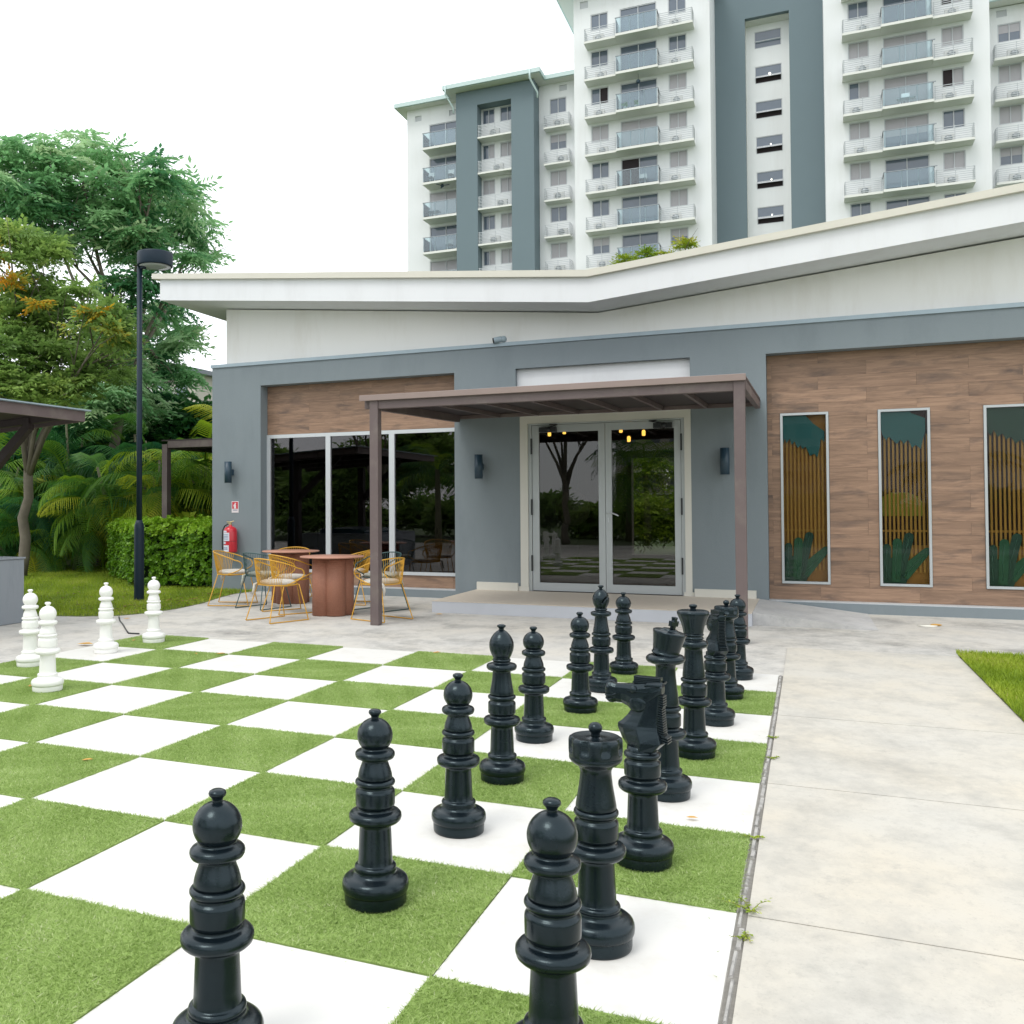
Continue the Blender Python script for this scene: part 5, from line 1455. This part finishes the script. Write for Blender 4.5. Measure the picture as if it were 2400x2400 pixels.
T1 = [(-18.21, 8.88, 10.19, 1.04), (-18.22, 8.02, 9.7, 0.87), (-17.85, 10.21, 10.79, 0.94), (-16.49, 10.01, 10.16, 0.85), (-15.47, 10.36, 10.06, 0.66), (-15.89, 11.91, 10.09, 0.69), (-16.89, 13.99, 9.87, 0.69), (-16.33, 13.76, 8.99, 0.42), (-17.28, 12.85, 9.85, 0.97), (-16.58, 10.32, 9.06, 0.89), (-18.48, 10.47, 9.64, 1.09), (-18.47, 8.87, 8.89, 1.04), (-15.16, 11.19, 8.12, 0.51), (-15.73, 10.37, 7.14, 0.61), (-16.66, 10.21, 7.4, 0.44), (-17.6, 13.51, 6.99, 0.8), (-17.09, 13.35, 6.45, 0.65), (-16.85, 13.42, 5.41, 0.52), (-17.37, 12.97, 5.62, 0.81), (-16.03, 10.62, 8.36, 0.66), (-17.88, 9.66, 8.33, 0.53),
      (-17.25, 11.26, 5.31, 0.65), (-16.81, 11.4, 4.71, 0.64), (-17.01, 10.62, 6.01, 0.6), (-17.64, 12.0, 6.89, 0.64), (-16.93, 10.33, 4.38, 0.67), (-18.0, 10.7, 4.47, 0.77), (-17.28, 12.38, 4.15, 0.56), (-17.87, 9.67, 4.22, 0.68)]
T2 = [(-15.31, 5.46, 6.99, 0.67), (-15.09, 6.14, 6.9, 0.6), (-15.5, 6.25, 5.91, 0.82), (-15.04, 6.81, 5.61, 0.76), (-12.88, 5.57, 5.17, 0.54), (-15.25, 5.43, 4.6, 0.79), (-14.77, 6.21, 4.56, 0.8), (-13.75, 6.47, 4.53, 0.66), (-12.82, 5.98, 4.85, 0.34), (-14.01, 6.11, 6.09, 0.36), (-15.02, 5.21, 3.94, 0.6), (-14.52, 5.73, 3.86, 0.54), (-14.06, 6.17, 4.11, 0.48)]
t = thing('broadleaf_tree', 'tall spreading tree with drooping compound leaves behind the street lamp', 'tree', (-17.6, 10.9, 0))
o = (-17.6, 10.9, 0)
limbs(t, (-17.6, 10.9, 0), o, [l[:3] for l in T1[::2]], .17, M['barkg'], seed=3, split=(-17.1, 11.2, 6.3))
crown('crown', T1 + [(-17.2, 10.9, 9.3, 1.1), (-17.0, 11.6, 8.6, .8)], R1, 26, M['leafA'], t, o, tbase=.50, tspread=.32)
t = thing('broadleaf_tree', 'shorter olive green tree with scattered orange leaves at the left edge', 'tree', (-16.2, 6.6, 0))
o = (-16.2, 6.6, 0)
limbs(t, (-16.2, 6.6, 0), o, [l[:3] for l in T2], .13, M['barkg'], seed=5, split=(-15.7, 6.5, 3.6))
crown('crown', T2 + [(-15.9, 6.2, 5.4, .9), (-15.9, 5.6, 4.0, .8)], R2, 95, M['leafB'], t, o, tbase=.42, tspread=.17)
cr = crown('yellowing_leaves', [(-15.0, 5.3, 6.35, .14), (-14.5, 5.5, 5.85, .10), (-12.85, 5.3, 5.45, .14), (-12.6, 5.4, 5.05, .12), (-13.7, 5.6, 5.3, .08), (-15.3, 5.0, 6.8, .13)], R2, 260, M['leafB'], t, o, tbase=.93, tspread=.05)
t = thing('lime_tree_top', 'lime green tree top showing just above the clubhouse roof', 'tree', (-5.3, 30.4, 0))
o = (-5.3, 30.4, 0)
limbs(t, (-5.3, 30.4, 0), o, [(-6.6, 30.2, 11.7), (-5.6, 30.4, 11.8), (-4.4, 30.5, 12.1)], .14, M['barkg'], seed=8, split=(-5.3, 30.4, 9.5))
crown('crown', [(-6.72, 30.2, 11.85, 0.35), (-5.97, 30.33, 11.9, 0.45), (-4.37, 30.55, 12.3, 0.40), (-5.22, 30.44, 11.75, 0.4), (-5.5, 30.4, 11.0, 1.1)], R2, 75, M['leafL'], t, o, tbase=.4, tspread=.3)

# ---- palms
def frond_template(L, n, ll, arch, seed):
    r = np.random.default_rng(seed); V, F = [], []
    def P(u): return np.array([L * u * (1 - .18 * u * arch), 0, L * (.55 * u - .62 * arch * u * u)])
    for k in range(n):
        u = .16 + .84 * k / (n - 1); p = P(u); l = ll * math.sin(PI * (.18 + .78 * u)) ** .8
        for s_ in (-1, 1):
            fw_ = .45 + r.uniform(-.08, .08)
            tip = p + np.array([l * fw_, s_ * l * .78, -l * (.30 + .25 * r.random())])
            mid = p + np.array([l * .25, s_ * l * .45, l * .04])
            w = .0075
            n0 = len(V)
            V += [p + [-w, 0, 0], p + [w, 0, 0], mid + [w, 0, .0], mid + [-w, 0, 0], tip]
            F += [[n0, n0 + 1, n0 + 2, n0 + 3], [n0 + 3, n0 + 2, n0 + 4, n0 + 4]]
    # rachis
    n0 = len(V)
    for k in range(9):
        p = P(k / 8); w = .014 * (1 - .8 * k / 8) + .003
        V += [p + [0, -w, 0], p + [0, w, 0]]
    for k in range(8): F.append([n0 + 2 * k, n0 + 2 * k + 1, n0 + 2 * k + 3, n0 + 2 * k + 2])
    V = np.array(V); F = np.array(F)
    # degenerate quads -> split the tip triangle with a tiny extra vertex
    for f in F:
        if f[2] == f[3]:
            V = np.vstack([V, V[f[2]] + [.004, 0, 0]]); f[3] = len(V) - 1; f[2], f[3] = f[3], f[2]
    return V, F
FR = [frond_template(1.0, 25, .38, a_, s_) for a_, s_ in ((.9, 1), (1.15, 2), (1.4, 3))]
FRL = [frond_template(1.0, 14, .34, a_, s_) for a_, s_ in ((.9, 1), (1.3, 2))]
def palm(label, x, y, h, nf, fl_, stems=4, tb_=.42, spread=.35, seed=1, tm=None, name='areca_palm', low=0.0, grp='areca palms in the thicket behind the lawn'):
    r = random.Random(seed)
    t = thing(name, label, 'palm', (x, y, 0), group=grp)
    tm = tm or FR
    Ls, Rs, Ss, ts = [], [], [], []
    for s_ in range(stems):
        a = r.uniform(0, 2 * PI); d = r.uniform(.05, spread); top = Vector((d * 2.2 * math.cos(a), d * 2.2 * math.sin(a), h * r.uniform(.55, 1.0)))
        b = MB(); b.tube([(d * .5 * math.cos(a), d * .5 * math.sin(a), 0), (top.x * .6, top.y * .6, top.z * .55), tuple(top)], [.045, .035, .03] if stems > 1 else [.16, .12, .10], 8); b.build('stem', M['palmstem'], t)
        for k in range(nf):
            az = 2 * PI * k / nf * 1.0 + r.uniform(-.3, .3)
            el = r.uniform(-.9, .75)
            ry = np.array([[math.cos(el), 0, -math.sin(el)], [0, 1, 0], [math.sin(el), 0, math.cos(el)]])
            Rs.append(rotz(np.array([az]))[0] @ ry); Ls.append((top.x, top.y, top.z + r.uniform(-low - .15, .1))); Ss.append(fl_ * r.uniform(.75, 1.15)); ts.append(min(1, max(0, r.gauss(tb_, .2))))
    idx = np.array([r.randrange(len(tm)) for _ in Ls]); Ls, Rs, Ss, ts = map(np.array, (Ls, Rs, Ss, ts))
    Vs, Fs, Ts, off = [], [], [], 0
    for k, (TV, TF) in enumerate(tm):
        s_ = idx == k
        if not s_.any(): continue
        V, F, tt = scatter(TV, TF, Rs[s_], Ls[s_], Ss[s_], ts[s_], .05)
        Vs.append(V); Fs.append(F + off); Ts.append(tt); off += len(V)
    from_arrays('fronds', np.concatenate(Vs), np.concatenate(Fs), np.concatenate(Ts), M['leafP'], t)
    return t
P_ = [('areca palm at the far left edge under the pavilion roof', -19.6, 8.9, 3.0, 1.9, 1, .5, 1.3), ('dark areca palm behind the grey counter', -18.2, 8.6, 2.6, 1.8, 2, .3, 1.2), ('areca palm with a yellowing low frond left of the lamp', -16.6, 8.6, 2.3, 1.6, 3, .45, 1.0),
      ('tall dark areca palm rising above the pavilion corner', -17.6, 9.8, 3.9, 2.0, 4, .22, 1.5), ('areca palm directly left of the hedge end', -15.2, 9.0, 2.6, 1.8, 5, .5, 1.0), ('bright areca palm just behind the street lamp', -14.2, 9.2, 3.0, 1.9, 6, .62, 1.0),
      ('areca palm left of the pergola post', -13.9, 10.2, 3.1, 2.0, 7, .55, 1.2), ('areca palm seen through the pergola frame', -12.6, 11.6, 2.4, 1.9, 8, .6, .9), ('pale spiky areca palm above the pergola beam', -14.2, 12.6, 3.9, 1.7, 9, .78, .8),
      ('areca palm beside the clubhouse corner', -11.6, 10.6, 2.3, 1.8, 10, .6, .9), ('dark areca palm deep in the middle of the thicket', -16.2, 10.9, 3.7, 2.0, 11, .2, 1.6), ('low areca palm in shade near the lawn edge', -17.4, 7.9, 1.2, 1.4, 12, .45, .6)]
for (lab, x, y, h, L_, sd_, tb_, lo) in P_:
    palm(lab, x, y, h, 11, L_, 4, tb_, .35, sd_, low=lo)
# dark undergrowth mass behind the palms
lob = [(-24 + 1.3 * k, 11.8 + .4 * math.sin(k * 2.1), 2.0 + .5 * math.sin(k), 1.5) for k in range(5)] + [(-26 + 1.4 * k, 13.4, 4.2 + .4 * math.sin(k), 1.3) for k in range(6)] + [] + [(-21 + k * 1.35, 13.2 + .6 * math.sin(k * 2.0), 1.6 + .7 * math.sin(k * 1.3), 1.35) for k in range(9)] + [(-21 + k * 1.5, 13.6, 3.6 + .4 * math.sin(k), 1.1) for k in range(6)] + [(-11.8, 15.5, 1.5, 1.3), (-10.4, 16, 1.6, 1.3), (-9.3, 16.2, 1.4, 1.2)]
crown('undergrowth', lob, R2, 85, M['leafP'], None, (0, 0, 0), smin=1.2, smax=1.9, tbase=.2, tspread=.15)['kind'] = 'stuff'
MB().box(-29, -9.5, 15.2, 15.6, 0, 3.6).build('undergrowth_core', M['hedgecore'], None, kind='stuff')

crown('garden_shrubs', [(-5.6, 20.3, .7, .9), (-4.7, 20.0, 1.0, 1.0), (-3.8, 20.2, .8, .9), (-3.0, 20.4, 1.1, 1.0), (-5.2, 21, 2.2, 1.1), (-3.9, 21.2, 2.6, 1.2), (-2.6, 21, 2.0, 1.1), (-6.3, 21, 1.8, 1.0)], R2, 120, M['leafL'], None, (0, 0, 0), smin=1.0, smax=1.5, tbase=.15, tspread=.2)['kind'] = 'stuff'
# ---- hedge: dense box of bright rounded leaves
hg = thing('hedge', 'clipped bright green hedge between street lamp and clubhouse corner', 'hedge', (-12, 6.6, 0))
HP = [(-12.05, 5.40), (-10.28, 5.70), (-10.28, 6.9), (-13.4, 8.7), (-14.5, 7.7)]
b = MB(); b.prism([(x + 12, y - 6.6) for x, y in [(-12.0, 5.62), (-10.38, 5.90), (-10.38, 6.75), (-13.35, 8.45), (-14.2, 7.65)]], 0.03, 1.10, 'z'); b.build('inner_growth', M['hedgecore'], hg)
def hedge_pts(n):
    E_ = [(HP[k], HP[(k + 1) % 5]) for k in range(5)]
    Ln = [math.dist(a, b_) for a, b_ in E_]; tot = sum(Ln)
    out = []
    for _ in range(n):
        if rng.random() < .62:
            u = rng.random() * tot; k = 0
            while u > Ln[k]: u -= Ln[k]; k += 1
            (ax, ay), (bx, by) = E_[k]; f = u / Ln[k]; x, y = ax + (bx - ax) * f, ay + (by - ay) * f
            nx, ny = (by - ay) / Ln[k], -(bx - ax) / Ln[k]
            d = rng.normal(0, .045) - .03 + .05 * math.sin(x * 5 + y * 3)
            out.append((x + nx * d, y + ny * d, .08 + 1.14 * rng.random() ** .9, nx, ny, .25))
        else:
            while True:
                x, y = rng.uniform(-14.6, -10.2), rng.uniform(5.3, 8.8)
                if inpoly(np.array([x]), np.array([y]), HP)[0]: break
            out.append((x, y, 1.20 + .05 * math.sin(x * 4) * math.cos(y * 5) + abs(rng.normal(0, .04)), 0, 0, 1))
    return np.array(out)
hp = hedge_pts(6800)
HL = []
for s_ in range(3):
    r = np.random.default_rng(s_ + 30); V, F = [], []
    for k in range(7):
        az = 2 * PI * k / 7 + r.uniform(-.3, .3); el = r.uniform(.1, 1.1); d = np.array([math.cos(az) * math.cos(el), math.sin(az) * math.cos(el), math.sin(el)]); sd_ = np.array([-math.sin(az), math.cos(az), 0])
        L_ = .075; n0 = len(V)
        V += [d * .01, d * L_ * .6 + sd_ * .024, d * L_ + [0, 0, -.008], d * L_ * .6 - sd_ * .024]; F.append([n0, n0 + 1, n0 + 2, n0 + 3])
    HL.append((np.array(V), np.array(F)))
Vs, Fs, Ts, off = [], [], [], 0
idx = rng.integers(0, 3, len(hp))
for k in range(3):
    s_ = idx == k; h = hp[s_]; n = len(h)
    az = np.arctan2(h[:, 4], h[:, 3]); tilt = np.where(h[:, 5] > .5, 0, 1.0)
    R = rotz(az - PI / 2 + PI) @ rotx(tilt + rng.normal(0, .4, n)) @ rotz(rng.uniform(0, 2 * PI, n))
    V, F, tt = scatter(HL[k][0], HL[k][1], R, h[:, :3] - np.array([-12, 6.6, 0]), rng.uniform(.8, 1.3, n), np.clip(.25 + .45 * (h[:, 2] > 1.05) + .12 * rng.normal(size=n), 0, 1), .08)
    Vs.append(V); Fs.append(F + off); Ts.append(tt); off += len(V)
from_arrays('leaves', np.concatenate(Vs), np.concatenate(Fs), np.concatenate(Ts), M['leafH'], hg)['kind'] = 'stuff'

# weeds growing from the joint beside the board
def weed(label, x, y, s_, n, seed):
    r = np.random.default_rng(seed)
    t = thing('weed', label, 'weed', (x, y, .008), group='weeds growing in the joint beside the board')
    L, R, S, tt = [], [], [], []
    TVw = np.array([[0, 0, 0], [.5, -.22, .1], [1, 0, .05], [.5, .22, .1]]); TFw = np.array([[0, 1, 2, 3]])
    st = MB()
    for k in range(max(4, n // 9)):
        a = r.uniform(0, 2 * PI); e = np.array([math.cos(a), math.sin(a) * .8, .25]) * s_ * r.uniform(.5, 1)
        st.tube([(0, 0, 0), tuple(e * .5 + [0, 0, .1 * s_]), tuple(e)], [.0022, .0018, .001], 4)
        for q_ in range(9):
            L.append(e * (.2 + .8 * q_ / 8) + [0, 0, .06 * s_])
    st.build('stems', M['thatch'], t)
    L = np.array(L); m = len(L)
    V, F, tn = scatter(TVw, TFw, rotz(r.uniform(0, 2 * PI, m)) @ rotx(r.normal(0, .5, m)), L, r.uniform(.012, .026, m), r.uniform(.2, 1, m))
    from_arrays('leaves', V, F, tn, M['lawn'], t)
weed('largest weed tuft in the joint, by the path slab corner', .045, -5.37, .11, 70, 1)
weed('small weed just nearer than the largest tuft', .045, -5.62, .07, 30, 2)
weed('yellow green weed in the joint beside the queen', .04, -3.05, .06, 24, 3)
weed('brownish weed at the corner of the fifth turf square', .015, -4.53, .07, 36, 4)
weed('tiny weed at the far third of the joint', .03, -2.5, .05, 18, 5)

# ---- far things
MB().prism([(-420, -2), (-330, 18), (-285, 25), (-262, 22), (-245, 31), (-228, 33), (-180, 22), (-120, 14), (-60, -2)], 300, 420).build('hill', M['hill'], kind='structure')
fh = thing('far_house', 'pale house with grey roof half hidden behind the tree', 'house', (-55, 62, 0))
MB().box(-4.5, 4.2, -2, 6, 0, 14.0).build('wall', M['house'], fh)
b = MB(); b.prism([(-5.2, 13.7), (4.9, 13.7), (4.9, 14.1), (-1, 15.4), (-5.2, 15.2)], -2.8, 6.8); b.build('roof', M['houseroof'], fh)
MB().box(-2.5, 2.0, -3.6, -2.001, 11.3, 12.3).build('balcony', M['white'], fh)
for x in (-3.2, -.4, 2.2): MB().box(x, x + 1.2, -2.06, -2.0, 11.0, 13.0).build('window', M['tglass'], fh)

# ---- grounds on the camera's side (seen only in the window reflections and from other viewpoints)
BG = 'trees and palms on the near side of the grounds'
for n_, (lab, x, y, h, L_) in enumerate((('palm on the near side, reflected in the right door', -5.6, -17.2, 5.2, 2.6), ('palm on the near side, reflected in the mural windows', 5.0, -15.5, 4.2, 2.4), ('palm on the near side left, reflected in the tinted windows', -12.5, -11.5, 4.4, 2.4), ('palm on the near side, reflected beside the door post', -6.9, -20.0, 5.4, 2.6))):
    palm(lab, x, y, h, 20, L_, 1, .4, .05, 40 + n_, FRL, 'coconut_palm', .2, BG)
for n_, (lab, x, y, h) in enumerate((('open branched tree on the near side, reflected in the left door', -8.9, -17.0, 5.4), ('round tree on the near side, reflected in the tinted windows', -17, -15.5, 6.0))):
    t = thing('broadleaf_tree', lab, 'tree', (x, y, 0), group=BG)
    lobes = [(x + 1.6 * math.cos(k * 1.05), y + 1.4 * math.sin(k * 1.05), h + .7 * math.sin(k * 2), 1.0) for k in range(6)] + [(x, y, h + 1.1, 1.2)]
    limbs(t, (x, y, 0), (x, y, 0), [l[:3] for l in lobes], .16, M['barkg'], seed=n_ + 9, split=(x, y, 2.6))
    crown('crown', lobes, R2, 38, M['leafA'], t, (x, y, 0), smin=1.5, smax=2.2)
lob = [(-30 + k * 2.2, -19 + math.sin(k * 1.9), 2.4 + 1.0 * math.sin(k * 1.3), 1.9) for k in range(7)] + [(-26 + k * 2.4, -24 + 1.2 * math.sin(k * 1.7), 0.7 + .35 * math.sin(k * 2.3), 1.1) for k in range(20)]
crown('shrubbery', lob, R2, 40, M['leafB'], None, (0, 0, 0), smin=2.0, smax=3.0, tbase=.42, tspread=.15)['kind'] = 'stuff'
nb = thing('reflection_block', 'pale apartment block added out of view on the near side, to be reflected in the left door', 'building', (-9, -118, 0))  # unseen pale building added so the door glass reflects something lighter
MB().box(-17, 15, -6, 0, 0, 17).build('wall', M['house'], nb)
MB().box(-17.6, 15.6, -6.6, .6, 17.002, 17.5).build('roof', M['houseroof'], nb)
for zf_ in range(5):
    MB().box(-17, 15, .002, 1.2, 3.1 + 3.2 * zf_, 3.3 + 3.2 * zf_).build('balcony', M['twhite'], nb)
    for k in range(9): MB().box(-16 + k * 3.4, -14 + k * 3.4, .002, .06, 1.1 + 3.2 * zf_, 2.7 + 3.2 * zf_).build('window', M['tglass'], nb)
